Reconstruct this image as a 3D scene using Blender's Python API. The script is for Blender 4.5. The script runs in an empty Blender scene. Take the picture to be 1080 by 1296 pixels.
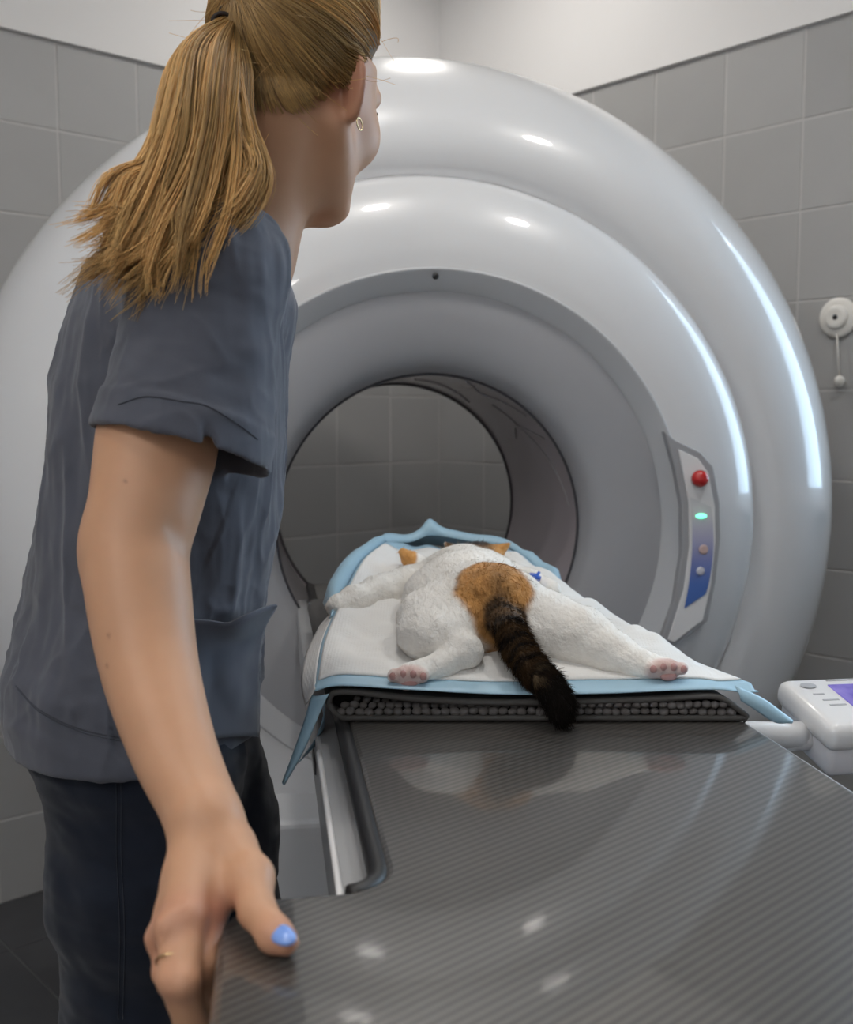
import bpy, bmesh, math, random
import numpy as np
from mathutils import Vector, Matrix

random.seed(7)
RNG = np.random.default_rng(7)
SC = bpy.context.scene
COL = SC.collection

# ------------------------------------------------------------------ camera, world, lights, exposure
F_PX, PITCH, CAM_H = 1330.0, math.radians(5.3), 1.24
cam_data = bpy.data.cameras.new('camera')
cam = bpy.data.objects.new('camera', cam_data)
COL.objects.link(cam)
cam.location = (0, 0, CAM_H)
cam.rotation_euler = (math.pi / 2 - PITCH, 0, 0)
cam_data.sensor_fit = 'HORIZONTAL'
cam_data.sensor_width = 36.0
cam_data.lens = 36.0 * F_PX / 1080.0
cam_data.clip_start = 0.02
cam_data.dof.use_dof = True
cam_data.dof.focus_distance = 1.16
cam_data.dof.aperture_fstop = 7.5
SC.camera = cam

world = bpy.data.worlds.new('daylight')
SC.world = world
world.use_nodes = True
bg = world.node_tree.nodes['Background']
bg.inputs['Color'].default_value = (0.60, 0.79, 1.0, 1)
bg.inputs['Strength'].default_value = 3.8

SC.view_settings.view_transform = 'Standard'
SC.view_settings.look = 'None'
SC.view_settings.gamma = 1.0
SC.view_settings.use_curve_mapping = False
SC.view_settings.exposure = 0.70
LAMP_POWER = 78.0
FILL_PANEL_POWER = 8.0


def ray(px, py):
    cx, cy = (px - 540.0) / F_PX, (648.0 - py) / F_PX
    return np.array([cx, math.cos(PITCH) + cy * math.sin(PITCH), -math.sin(PITCH) + cy * math.cos(PITCH)])


def at(px, py, Y):
    d = ray(px, py)
    return np.array([0, 0, CAM_H]) + d * (Y / d[1])


def on(px, py, z):
    d = ray(px, py)
    return np.array([0, 0, CAM_H]) + d * ((z - CAM_H) / d[2])


# ------------------------------------------------------------------ helpers
def tag(o, label, cat, group=None, kind=None):
    o['label'] = label
    o['category'] = cat
    if group:
        o['group'] = group
    if kind:
        o['kind'] = kind
    return o


def empty(name, loc=(0, 0, 0)):
    o = bpy.data.objects.new(name, None)
    COL.objects.link(o)
    o.location = loc
    o.empty_display_size = 0.05
    return o


def link(name, me, mat=None, parent=None, smooth=False):
    o = bpy.data.objects.new(name, me)
    COL.objects.link(o)
    if mat is not None and not me.materials:
        me.materials.append(mat)
    if parent is not None:
        o.parent = parent
        # parents are unrotated empties / objects: keep world coordinates
        o.matrix_parent_inverse = Matrix.Translation(-Vector(world_loc(parent)))
    if smooth and me.polygons:
        me.polygons.foreach_set('use_smooth', [True] * len(me.polygons))
    return o


def world_loc(o):
    v = Vector(o.location)
    if o.parent is not None:
        v = v + Vector(o.matrix_parent_inverse.translation) + Vector(world_loc(o.parent))
    return v


def mesh(name, V, Fc):
    me = bpy.data.meshes.new(name)
    me.from_pydata([tuple(map(float, v)) for v in V], [], [tuple(map(int, f)) for f in Fc])
    me.update()
    return me


def mesh_np(name, V, Q):
    """fast mesh from an (n,3) array and an (m,k) face array"""
    V = np.asarray(V, np.float32)
    Q = np.asarray(Q, np.int32)
    me = bpy.data.meshes.new(name)
    me.vertices.add(len(V))
    me.vertices.foreach_set('co', V.ravel())
    k = Q.shape[1]
    me.loops.add(Q.size)
    me.loops.foreach_set('vertex_index', Q.ravel())
    me.polygons.add(len(Q))
    me.polygons.foreach_set('loop_start', np.arange(0, Q.size, k, dtype=np.int32))
    me.polygons.foreach_set('loop_total', np.full(len(Q), k, np.int32))
    me.update(calc_edges=True)
    me.validate()
    return me


def color_attr(me, C, name='Col'):
    C = np.asarray(C, np.float32)
    if C.shape[1] == 3:
        C = np.concatenate([C, np.ones((len(C), 1), np.float32)], 1)
    a = me.color_attributes.new(name, 'FLOAT_COLOR', 'POINT')
    a.data.foreach_set('color', C.ravel())


def bm_mesh(name, bm):
    bmesh.ops.recalc_face_normals(bm, faces=bm.faces)
    me = bpy.data.meshes.new(name)
    bm.to_mesh(me)
    bm.free()
    return me


def box_bm(c, ax, half, bevel=0.0, seg=2):
    """box at c with axes ax (3 vectors) and half sizes"""
    bm = bmesh.new()
    bmesh.ops.create_cube(bm, size=2.0)
    M = Matrix([[ax[j][i] * half[j] for j in range(3)] + [c[i]] for i in range(3)] + [[0, 0, 0, 1]])
    bmesh.ops.transform(bm, matrix=M, verts=bm.verts)
    if bevel > 0:
        bmesh.ops.bevel(bm, geom=list(bm.edges), offset=bevel, segments=seg, affect='EDGES', profile=0.5)
    return bm


def box(name, c, ax, half, mat, parent=None, bevel=0.0, seg=2):
    return link(name, bm_mesh(name, box_bm(c, ax, half, bevel, seg)), mat, parent, smooth=False)


def frames(P, closed=False):
    P = np.asarray(P, float)
    n = len(P)
    T = np.roll(P, -1, 0) - np.roll(P, 1, 0)
    if not closed:
        T[0] = P[1] - P[0]
        T[-1] = P[-1] - P[-2]
    T /= np.linalg.norm(T, axis=1)[:, None] + 1e-12
    up = np.array([0, 0, 1.0]) if abs(T[0][2]) < 0.9 else np.array([1.0, 0, 0])
    N = np.zeros_like(P)
    v = np.cross(T[0], up)
    v /= np.linalg.norm(v)
    N[0] = v
    for i in range(1, n):
        v = N[i - 1] - T[i] * np.dot(N[i - 1], T[i])
        N[i] = v / (np.linalg.norm(v) + 1e-12)
    return T, N, np.cross(T, N)


def tube_mesh(name, P, r, seg=12, closed=False, caps=True):
    P = np.asarray(P, float)
    n = len(P)
    r = np.broadcast_to(np.asarray(r, float), (n,))
    T, N, B = frames(P, closed)
    V, Fc = [], []
    for i in range(n):
        for k in range(seg):
            a = 2 * math.pi * k / seg
            V.append(P[i] + r[i] * (math.cos(a) * N[i] + math.sin(a) * B[i]))
    m = n if closed else n - 1
    for i in range(m):
        for k in range(seg):
            j = (i + 1) % n
            Fc.append((i * seg + k, i * seg + (k + 1) % seg, j * seg + (k + 1) % seg, j * seg + k))
    if caps and not closed:
        Fc.append(tuple(range(seg))[::-1])
        Fc.append(tuple((n - 1) * seg + k for k in range(seg)))
    return mesh(name, V, Fc)


def catmull(P, n):
    """resample control points (rows of any width) smoothly to n rows"""
    P = np.asarray(P, float)
    m = len(P)
    Q = np.vstack([2 * P[0] - P[1], P, 2 * P[-1] - P[-2]])
    t = np.linspace(0, m - 1 - 1e-9, n)
    i = np.floor(t).astype(int)
    f = (t - i)[:, None]
    a, b, c, d = Q[i], Q[i + 1], Q[i + 2], Q[i + 3]
    return 0.5 * ((2 * b) + (c - a) * f + (2 * a - 5 * b + 4 * c - d) * f ** 2 + (3 * b - a - 3 * c + d) * f ** 3)


def grid_faces(nu, nv, wrap_u=False):
    Fc = []
    for i in range(nu if wrap_u else nu - 1):
        j = (i + 1) % nu
        for k in range(nv - 1):
            Fc.append((i * nv + k, j * nv + k, j * nv + k + 1, i * nv + k + 1))
    return Fc


# ------------------------------------------------------------------ materials
def mat(name, col=(0.5, 0.5, 0.5), rough=0.5, metal=0.0, spec=0.5, coat=0.0, coat_rough=0.05, emit=None, emit_s=0.0,
        noise=0.0, noise_scale=20.0, bump=0.0, bump_scale=200.0, sss=0.0, attr=None, trans=0.0, sheen=0.0, rough_var=0.0):
    m = bpy.data.materials.new(name)
    m.use_nodes = True
    nt = m.node_tree
    p = nt.nodes['Principled BSDF']
    p.inputs['Base Color'].default_value = (*col, 1)
    p.inputs['Roughness'].default_value = rough
    p.inputs['Metallic'].default_value = metal
    p.inputs['Specular IOR Level'].default_value = spec
    p.inputs['Coat Weight'].default_value = coat
    p.inputs['Coat Roughness'].default_value = coat_rough
    p.inputs['Transmission Weight'].default_value = trans
    p.inputs['Sheen Weight'].default_value = sheen
    if emit:
        p.inputs['Emission Color'].default_value = (*emit, 1)
        p.inputs['Emission Strength'].default_value = emit_s
    if sss > 0:
        p.inputs['Subsurface Weight'].default_value = sss
        p.inputs['Subsurface Radius'].default_value = (0.012, 0.005, 0.003)
        p.inputs['Subsurface Scale'].default_value = 0.6
    tc = nt.nodes.new('ShaderNodeTexCoord')
    src = None
    if attr:
        src = nt.nodes.new('ShaderNodeAttribute')
        src.attribute_name = attr
        nt.links.new(src.outputs['Color'], p.inputs['Base Color'])
    if noise > 0:
        nz = nt.nodes.new('ShaderNodeTexNoise')
        nz.inputs['Scale'].default_value = noise_scale
        nz.inputs['Detail'].default_value = 5
        nt.links.new(tc.outputs['Object'], nz.inputs['Vector'])
        rm = nt.nodes.new('ShaderNodeMapRange')
        rm.inputs['To Min'].default_value = 1 - noise
        rm.inputs['To Max'].default_value = 1 + noise
        nt.links.new(nz.outputs['Fac'], rm.inputs['Value'])
        mx = nt.nodes.new('ShaderNodeVectorMath')
        mx.operation = 'SCALE'
        if src:
            nt.links.new(src.outputs['Color'], mx.inputs[0])
        else:
            mx.inputs[0].default_value = col
        nt.links.new(rm.outputs['Result'], mx.inputs['Scale'])
        nt.links.new(mx.outputs['Vector'], p.inputs['Base Color'])
    if bump > 0:
        nb = nt.nodes.new('ShaderNodeTexNoise')
        nb.inputs['Scale'].default_value = bump_scale
        nb.inputs['Detail'].default_value = 4
        nt.links.new(tc.outputs['Object'], nb.inputs['Vector'])
        b = nt.nodes.new('ShaderNodeBump')
        b.inputs['Strength'].default_value = bump
        b.inputs['Distance'].default_value = 0.002
        nt.links.new(nb.outputs['Fac'], b.inputs['Height'])
        nt.links.new(b.outputs['Normal'], p.inputs['Normal'])
    if rough_var > 0:
        nr = nt.nodes.new('ShaderNodeTexNoise')
        nr.inputs['Scale'].default_value = 9
        nt.links.new(tc.outputs['Object'], nr.inputs['Vector'])
        rr = nt.nodes.new('ShaderNodeMapRange')
        rr.inputs['To Min'].default_value = max(0, rough - rough_var)
        rr.inputs['To Max'].default_value = rough + rough_var
        nt.links.new(nr.outputs['Fac'], rr.inputs['Value'])
        nt.links.new(rr.outputs['Result'], p.inputs['Roughness'])
    return m


M = {}
M['paint'] = mat('white_wall_paint', (0.80, 0.79, 0.785), 0.75, noise=0.02, noise_scale=3, bump=0.08, bump_scale=120)
M['ceiling'] = mat('ceiling_paint', (0.84, 0.84, 0.83), 0.85, noise=0.02)
M['grout'] = mat('light_grout', (0.52, 0.51, 0.50), 0.9, noise=0.08, noise_scale=60)
M['floor_grout'] = mat('floor_grout', (0.20, 0.20, 0.20), 0.9, noise=0.1)
M['floor_tile'] = mat('dark_floor_tile', (0.060, 0.062, 0.068), 0.42, noise=0.18, noise_scale=14, bump=0.05, rough_var=0.08)
M['white_shell'] = mat('white_gloss_plastic', (0.70, 0.705, 0.72), 0.30, coat=1.0, coat_rough=0.035, noise=0.01, noise_scale=2)
M['lip'] = mat('satin_white_ring', (0.50, 0.51, 0.53), 0.30, noise=0.02)
M['funnel'] = mat('grey_satin_plastic', (0.36, 0.365, 0.385), 0.45, noise=0.06, noise_scale=5, bump=0.03, bump_scale=900)
M['liner'] = mat('tinted_bore_liner', (0.46, 0.41, 0.44), 0.20, noise=0.08, noise_scale=4, coat=0.3)
M['seam'] = mat('dark_seam', (0.05, 0.05, 0.06), 0.5)
M['scuff'] = mat('scuff_line', (0.34, 0.33, 0.34), 0.4)
M['base_grey'] = mat('grey_base_plastic', (0.56, 0.57, 0.59), 0.32, noise=0.03, noise_scale=4, bump=0.03, bump_scale=600)
M['rail'] = mat('pale_rail_plastic', (0.34, 0.345, 0.355), 0.30, noise=0.03)
M['rubber'] = mat('black_rubber', (0.012, 0.012, 0.013), 0.45, noise=0.1)
M['red'] = mat('red_button', (0.55, 0.02, 0.02), 0.25, coat=0.5)
M['led'] = mat('green_led', (0.2, 0.8, 0.5), 0.3, emit=(0.15, 0.95, 0.55), emit_s=1.3)
M['console'] = mat('console_white', (0.80, 0.80, 0.81), 0.28, coat=0.3, noise=0.01)
M['console_grey'] = mat('console_pale_grey', (0.70, 0.70, 0.74), 0.35, noise=0.02)
M['print_grey'] = mat('grey_print', (0.42, 0.42, 0.44), 0.5)
M['cream'] = mat('ivory_plastic', (0.78, 0.76, 0.72), 0.35, noise=0.02)
M['frame'] = mat('window_frame_white', (0.8, 0.8, 0.8), 0.35)
M['lamp_rim'] = mat('lamp_trim', (0.8, 0.8, 0.8), 0.3)
M['fill_panel_light'] = mat('fill_panel_diffuser', (0.9, 0.9, 0.9), 0.4, emit=(1.0, 0.965, 0.92), emit_s=FILL_PANEL_POWER)
M['lamp'] = mat('lamp_diffuser', (0.9, 0.9, 0.9), 0.4, emit=(1.0, 0.955, 0.90), emit_s=LAMP_POWER)


def tile_material():
    m = mat('grey_wall_tile', (0.40, 0.398, 0.395), 0.36, spec=0.4, noise=0.05, noise_scale=6, bump=0.04, bump_scale=40)
    nt = m.node_tree
    p = nt.nodes['Principled BSDF']
    old = p.inputs['Base Color'].links[0].from_socket
    oi = nt.nodes.new('ShaderNodeObjectInfo')
    mr = nt.nodes.new('ShaderNodeMapRange')
    mr.inputs['To Min'].default_value = 0.94
    mr.inputs['To Max'].default_value = 1.06
    nt.links.new(oi.outputs['Random'], mr.inputs['Value'])
    sc_ = nt.nodes.new('ShaderNodeVectorMath')
    sc_.operation = 'SCALE'
    nt.links.new(old, sc_.inputs[0])
    nt.links.new(mr.outputs['Result'], sc_.inputs['Scale'])
    nt.links.new(sc_.outputs['Vector'], p.inputs['Base Color'])
    return m


def carbon_material():
    m = mat('carbon_fibre', (0.05, 0.047, 0.042), 0.34, spec=0.5, coat=0.9, coat_rough=0.055)
    nt = m.node_tree
    p = nt.nodes['Principled BSDF']
    tc = nt.nodes.new('ShaderNodeTexCoord')
    mp = nt.nodes.new('ShaderNodeMapping')
    mp.inputs['Rotation'].default_value = (0, 0, math.radians(-42))
    nt.links.new(tc.outputs['Object'], mp.inputs['Vector'])
    w = nt.nodes.new('ShaderNodeTexWave')
    w.bands_direction = 'Y'
    w.inputs['Scale'].default_value = 43
    w.inputs['Distortion'].default_value = 0.12
    w.inputs['Detail'].default_value = 2
    w.inputs['Detail Scale'].default_value = 3
    nt.links.new(mp.outputs['Vector'], w.inputs['Vector'])
    w2 = nt.nodes.new('ShaderNodeTexWave')
    w2.bands_direction = 'X'
    w2.inputs['Scale'].default_value = 150
    w2.inputs['Distortion'].default_value = 0.5
    nt.links.new(mp.outputs['Vector'], w2.inputs['Vector'])
    mul = nt.nodes.new('ShaderNodeMath')
    mul.operation = 'MULTIPLY_ADD'
    mul.inputs[1].default_value = 0.22
    nt.links.new(w2.outputs['Fac'], mul.inputs[0])
    nt.links.new(w.outputs['Fac'], mul.inputs[2])
    cr = nt.nodes.new('ShaderNodeValToRGB')
    cr.color_ramp.elements[0].position = 0.25
    cr.color_ramp.elements[0].color = (0.034, 0.0315, 0.029, 1)
    cr.color_ramp.elements[1].position = 1.1 if False else 1.0
    cr.color_ramp.elements[1].color = (0.084, 0.077, 0.069, 1)
    nt.links.new(mul.outputs[0], cr.inputs['Fac'])
    nt.links.new(cr.outputs['Color'], p.inputs['Base Color'])
    b = nt.nodes.new('ShaderNodeBump')
    b.inputs['Strength'].default_value = 0.05
    b.inputs['Distance'].default_value = 0.001
    nt.links.new(w.outputs['Fac'], b.inputs['Height'])
    nt.links.new(b.outputs['Normal'], p.inputs['Normal'])
    return m


def gradient_print_material():
    """panel print: pale grey at the top to royal blue at the foot (an ink gradient printed on the plate)"""
    m = mat('blue_gradient_print', (0.3, 0.4, 0.7), 0.35)
    nt = m.node_tree
    p = nt.nodes['Principled BSDF']
    a = nt.nodes.new('ShaderNodeAttribute')
    a.attribute_name = 'Col'
    nt.links.new(a.outputs['Color'], p.inputs['Base Color'])
    return m


M['tile'] = tile_material()
M['carbon'] = carbon_material()
M['gradient'] = gradient_print_material()

# ------------------------------------------------------------------ room
CORNER = np.array([0.043, 3.58, 0.0])
LD = np.array([-0.745, -0.667, 0.0]); LD /= np.linalg.norm(LD)      # along the left wall, away from the corner
RD = np.array([0.667, -0.745, 0.0]); RD /= np.linalg.norm(RD)       # along the right wall, away from the corner
UP = np.array([0, 0, 1.0])
LEN_L, LEN_R, CEIL = 4.4, 4.6, 2.75
TS, ROWS = 0.2165, 10
BAND = TS * ROWS


def structure(o):
    o['kind'] = 'structure'
    return o


def wall_panel(name, org, d, n, length, z0, z1, thick, m, parent=None, s0=0.0):
    """slab from s0..length along d, heights z0..z1, its room face at org, body going away from the room (-n)"""
    c = org + d * (s0 + length) / 2 + UP * (z0 + z1) / 2 - n * thick / 2
    return box(name, c, (d, n, UP), ((length - s0) / 2, thick / 2, (z1 - z0) / 2), m, parent)


fc = CORNER + LD * LEN_L / 2 + RD * LEN_R / 2
floor = structure(box('floor', fc - UP * 0.03, (LD, RD, UP), (LEN_L / 2 + .15, LEN_R / 2 + .15, 0.026), M['floor_grout']))
ft = 0.6
me = bm_mesh('floor_tile', box_bm((0, 0, 0), (LD, RD, UP), (ft / 2 - 0.002, ft / 2 - 0.002, 0.004), 0.0012, 1))
me.materials.append(M['floor_tile'])
for i in range(8):
    for j in range(8):
        a0, a1 = max(0.0, -0.22 + i * ft), min(LEN_L, -0.22 + (i + 1) * ft)
        b0, b1 = max(0.0, -0.35 + j * ft), min(LEN_R, -0.35 + (j + 1) * ft)
        if a1 - a0 < 0.03 or b1 - b0 < 0.03:
            continue
        c = CORNER + LD * (a0 + a1) / 2 + RD * (b0 + b1) / 2 - UP * 0.004
        full = a1 - a0 > ft - 1e-4 and b1 - b0 > ft - 1e-4
        mm = me if full else bm_mesh('floor_tile_cut', box_bm((0, 0, 0), (LD, RD, UP), ((a1 - a0) / 2 - 0.002, (b1 - b0) / 2 - 0.002, 0.004), 0.0012, 1))
        o = link('floor_tile', mm, M['floor_tile'], floor)
        o.location = c + np.array([0, 0, 0.03]) * 0
        o.matrix_parent_inverse = Matrix.Identity(4)
ceiling = structure(box('ceiling', fc + UP * (CEIL + 0.05), (LD, RD, UP), (LEN_L / 2 + .15, LEN_R / 2 + .15, 0.05), M['ceiling']))

nL, nR = RD, LD        # room side of the left wall looks along RD, of the right wall along LD
wall_left = structure(wall_panel('wall_left', CORNER - LD * 0.15, LD, nL, LEN_L + .3, 0, CEIL, 0.12, M['grout']))
wall_panel('plaster', CORNER + nL * 0.012, LD, nL, LEN_L, BAND, CEIL, 0.0119, M['paint'], wall_left)
WS0, WS1, WZ0, WZ1 = 1.66, 3.30, 1.02, 2.30
wall_right = structure(wall_panel('wall_right', CORNER - RD * 0.15, RD, nR, WS0 + 0.15, 0, CEIL, 0.12, M['grout']))
wall_panel('wall_below_window', CORNER, RD, nR, WS1, 0, WZ0, 0.12, M['grout'], wall_right, WS0)
wall_panel('wall_above_window', CORNER, RD, nR, WS1, WZ1, CEIL, 0.12, M['grout'], wall_right, WS0)
wall_panel('wall_beyond_window', CORNER, RD, nR, LEN_R + .15, 0, CEIL, 0.12, M['grout'], wall_right, WS1)
wall_panel('plaster', CORNER + nR * 0.012, RD, nR, WS0, BAND, CEIL, 0.0119, M['paint'], wall_right)
wall_panel('plaster', CORNER + nR * 0.012, RD, nR, WS1, WZ1, CEIL, 0.0119, M['paint'], wall_right, WS0)
wall_panel('plaster', CORNER + nR * 0.012, RD, nR, LEN_R, BAND, CEIL, 0.0119, M['paint'], wall_right, WS1)

tile_me = {}


def tiles(parent, d, n, smax, hole=None, first=TS):
    tm = bm_mesh('tile', box_bm((0, 0, 0), (d, n, UP), (TS / 2 - 0.0026, 0.004, TS / 2 - 0.0026), 0.0010, 1))
    tm.materials.append(M['tile'])
    ncol = int(smax / TS)
    for i in range(ncol):
        for j in range(ROWS):
            if hole and (i + 1) * TS > hole[0] and i * TS < hole[1] and (j + 1) * TS > hole[2]:
                continue
            o = bpy.data.objects.new('tile', tm)
            COL.objects.link(o)
            o.parent = parent
            jit = (random.random() - 0.5) * 0.0006
            o.location = CORNER + d * (i + 0.5) * TS + n * (-0.0024 + jit) + UP * (j + 0.5) * TS


tiles(wall_left, LD, nL, LEN_L * 0.60)
tiles(wall_right, RD, nR, LEN_R * 0.60, (WS0, WS1, WZ0, WZ1))
# walls behind the camera
e1 = CORNER + LD * LEN_L
e2 = CORNER + RD * LEN_R
wall_back = structure(wall_panel('wall_back', e1, RD, -LD, LEN_R, 0, CEIL, 0.12, M['paint']))
wall_front = structure(wall_panel('wall_front', e2, LD, -RD, LEN_L, 0, CEIL, 0.12, M['paint']))

# window in the right wall (outside the picture, its daylight shows in the scanner's shell)
window = structure(empty('window_1', CORNER + RD * (WS0 + WS1) / 2 + UP * WZ0))
wm, wz = (WS0 + WS1) / 2, (WZ0 + WZ1) / 2
for s, hw in ((WS0 + .03, .03), (WS1 - .03, .03), (wm, .035)):
    box('window_frame', CORNER + RD * s + UP * wz - nR * 0.06, (RD, nR, UP), (hw, 0.03, (WZ1 - WZ0) / 2), M['frame'], window, 0.004, 1)
for z in (WZ0 + .03, WZ1 - .03):
    box('window_frame', CORNER + RD * wm + UP * z - nR * 0.06, (RD, nR, UP), ((WS1 - WS0) / 2 - .06, 0.028, .03), M['frame'], window, 0.004, 1)
M['pane'] = bpy.data.materials.new('clear_pane')
M['pane'].use_nodes = True
_nt = M['pane'].node_tree
_out = next(n for n in _nt.nodes if n.type == 'OUTPUT_MATERIAL')
_tr, _gl, _mx, _fr = (_nt.nodes.new(k) for k in ('ShaderNodeBsdfTransparent', 'ShaderNodeBsdfGlossy', 'ShaderNodeMixShader', 'ShaderNodeFresnel'))
_tr.inputs['Color'].default_value = (.96, .98, .98, 1)
_gl.inputs['Roughness'].default_value = .02
_nt.links.new(_fr.outputs['Fac'], _mx.inputs['Fac'])
_nt.links.new(_tr.outputs['BSDF'], _mx.inputs[1])
_nt.links.new(_gl.outputs['BSDF'], _mx.inputs[2])
_nt.links.new(_mx.outputs['Shader'], _out.inputs['Surface'])
for s0_, s1_ in ((WS0 + .06, wm - .035), (wm + .035, WS1 - .06)):
    box('window_pane', CORNER + RD * (s0_ + s1_) / 2 + UP * wz - nR * 0.06, (RD, nR, UP), ((s1_ - s0_) / 2, 0.003, (WZ1 - WZ0) / 2 - .06), M['pane'], window)
box('window_sill', CORNER + RD * wm + UP * (WZ0 + .008) + nR * 0.03, (RD, nR, UP), ((WS1 - WS0) / 2 + .03, 0.05, .012), M['frame'], window, 0.004, 1)

# ceiling downlights
LAMPS = [(-0.04, 1.28, 'nearest above the scanner front, left of the pair'), (0.84, 1.28, 'nearest above the scanner front, right of the pair'),
         (-0.95, 0.75, 'added above the woman as fill light'), (0.02, 2.72, 'in the corner behind the scanner')]  # the lamp over the woman is an added, unseen fill light
for k, (a, b, where) in enumerate(LAMPS):
    c = np.array([a, b, CEIL])
    t = tag(empty('downlight', c), 'round recessed ceiling downlight, ' + where, 'lamp', 'ceiling downlights')
    th = np.linspace(0, 2 * math.pi, 33)[:-1]
    ring = [c + np.array([0.080 * math.cos(x), 0.080 * math.sin(x), -0.006]) for x in th]
    link('trim_ring', tube_mesh('trim_ring', ring, 0.008, 8, closed=True), M['lamp_rim'], t, True)
    V = [c + np.array([0.074 * math.cos(x), 0.074 * math.sin(x), -0.006]) for x in th]
    link('diffuser', mesh('diffuser', V, [tuple(range(len(V)))[::-1]]), M['lamp'], t)

for a, b, where in ((-1.45, -0.45, 'by the wall behind the woman'), (-0.35, -1.30, 'farthest from the scanner')):  # unseen panels added behind the camera to brighten the walls
    c = np.array([a, b, CEIL])
    t = tag(empty('fill_light_panel', c), 'added square ceiling fill panel with white frame, ' + where, 'lamp', 'added fill panels')
    box('diffuser', c - UP * .006, (LD, RD, UP), (.285, .285, .004), M['fill_panel_light'], t)
    for d1, d2 in ((LD, RD), (RD, LD)):
        for sg in (-1, 1):
            box('frame', c - UP * .007 + d1 * sg * .297, (d1, d2, UP), (.012, .309, .007), M['lamp_rim'], t)

# ------------------------------------------------------------------ scanner gantry
YAW = math.radians(8.5)
AX = np.array([-math.sin(YAW), math.cos(YAW), 0.0])      # scanner axis, pointing into the gantry
AR = np.array([math.cos(YAW), math.sin(YAW), 0.0])
GC = at(545, 668, 1.93)                                  # centre of the bore's front opening
scanner = tag(empty('ct_scanner', (GC[0], GC[1], 0)), 'large round white scanner with a grey-lined bore in the tiled corner', 'medical scanner')


def revolve(name, prof, m, seg=144, n=None, a0=0.0, a1=2 * math.pi):
    P = catmull(prof, n) if n else np.asarray(prof, float)
    V = []
    full = abs(a1 - a0 - 2 * math.pi) < 1e-6
    cnt = seg if full else seg + 1
    for k in range(cnt):
        a = a0 + (a1 - a0) * k / seg
        dv = AR * math.cos(a) + UP * math.sin(a)
        for r, off in P:
            V.append(GC + dv * r + AX * off)
    Fc = grid_faces(cnt, len(P), full)
    me = mesh(name, V, Fc)
    return link(name, me, m, scanner, True)


FACE = catmull([(.463, -.078), (.50, -.075), (.55, -.062), (.595, -.040), (.628, -.008), (.642, .030)], 28)
SHELL = catmull([(.640, .032), (.668, .020), (.70, .017), (.75, .030), (.80, .058), (.85, .105), (.892, .170), (.915, .235), (.922, .300),
                 (.915, .370), (.885, .440), (.83, .485)], 56)
FUNNEL = catmull([(.283, .006), (.287, -.012), (.302, -.034), (.335, -.048), (.38, -.056), (.424, -.058)], 26)
LIP = catmull([(.424, -.058), (.427, -.061), (.440, -.070), (.455, -.079), (.460, -.081), (.463, -.078)], 16)
revolve('bore_liner', [(.281, .545), (.281, .004)], M['liner'], n=12)
revolve('bore_funnel', FUNNEL, M['funnel'])
revolve('funnel_lip', LIP, M['lip'])
revolve('front_cover', FACE, M['white_shell'])
revolve('outer_shell', SHELL, M['white_shell'])
revolve('back_cover', [(.83, .485), (.70, .535), (.50, .55), (.281, .545)], M['white_shell'], n=20)
for r, off, tr in ((.2825, .004, .0032), (.279, .540, .003)):
    th = np.linspace(0, 2 * math.pi, 129)[:-1]
    ring = [GC + (AR * math.cos(a) + UP * math.sin(a)) * r + AX * off for a in th]
    link('bore_edge', tube_mesh('bore_edge', ring, tr, 8, closed=True), M['seam'], scanner, True)
# pale scuff lines on the tinted liner
for k, ctl in enumerate(([(1.30, .05), (1.10, .16), (1.0, .10), (.82, .05)], [(.95, .22), (.70, .18), (.40, .10), (.12, .05)],
                         [(.62, .05), (.72, .20), (.60, .30)], [(1.55, .25), (1.25, .33), (1.0, .42)])):
    P = [GC + (AR * math.cos(a) + UP * math.sin(a)) * .2798 + AX * off for a, off in catmull(ctl, 24)]
    link('scuff_mark', tube_mesh('scuff_mark', P, .0011, 6), M['scuff'], scanner, True)


def face_off(r):
    if r < .424:
        return float(np.interp(r, FUNNEL[:, 0], FUNNEL[:, 1]))
    if r < .462:
        return float(np.interp(r, LIP[:, 0], LIP[:, 1]))
    if r < .640:
        return float(np.interp(r, FACE[:, 0], FACE[:, 1]))
    return float(np.interp(r, SHELL[:30, 0], SHELL[:30, 1]))


def gantry_uv(px, py, off=-.08):
    """pixel of the drawing -> (u, v) on the gantry's front plane"""
    d = ray(px, py)
    o = np.array([0, 0, CAM_H])
    p0 = GC + AX * off
    t = np.dot(p0 - o, AX) / np.dot(d, AX)
    q = o + d * t - p0
    return np.dot(q, AR), q[2]


def plate(name, uv, lift, thick, m, parent, bevel=0.002, colour=None, flat=None):
    """plate lying on the gantry's face along the outline uv, its front lifted by lift"""
    bm = bmesh.new()
    vs = []
    for u, v in uv:
        off = (flat if flat is not None else face_off(math.hypot(u, v))) - lift
        vs.append(bm.verts.new(GC + AR * u + UP * v + AX * off))
    f = bm.faces.new(vs)
    r = bmesh.ops.extrude_face_region(bm, geom=[f])
    bmesh.ops.translate(bm, verts=[x for x in r['geom'] if isinstance(x, bmesh.types.BMVert)], vec=AX * thick)
    bmesh.ops.recalc_face_normals(bm, faces=bm.faces)
    if bevel > 0:
        bmesh.ops.bevel(bm, geom=list(bm.edges), offset=bevel, segments=2, affect='EDGES', profile=.5)
    bmesh.ops.triangulate(bm, faces=[f for f in bm.faces if len(f.verts) > 4])
    me = bm_mesh(name, bm)
    if colour:
        color_attr(me, [colour(np.dot(np.array(v.co) - GC, UP)) for v in me.vertices])
    return link(name, me, m, parent)


def px_outline(pts, n=None):
    P = np.array([gantry_uv(*p) for p in pts])
    if n:
        P = catmull(np.vstack([P, P[:1]]), n + 1)[:-1]
    return P


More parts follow.
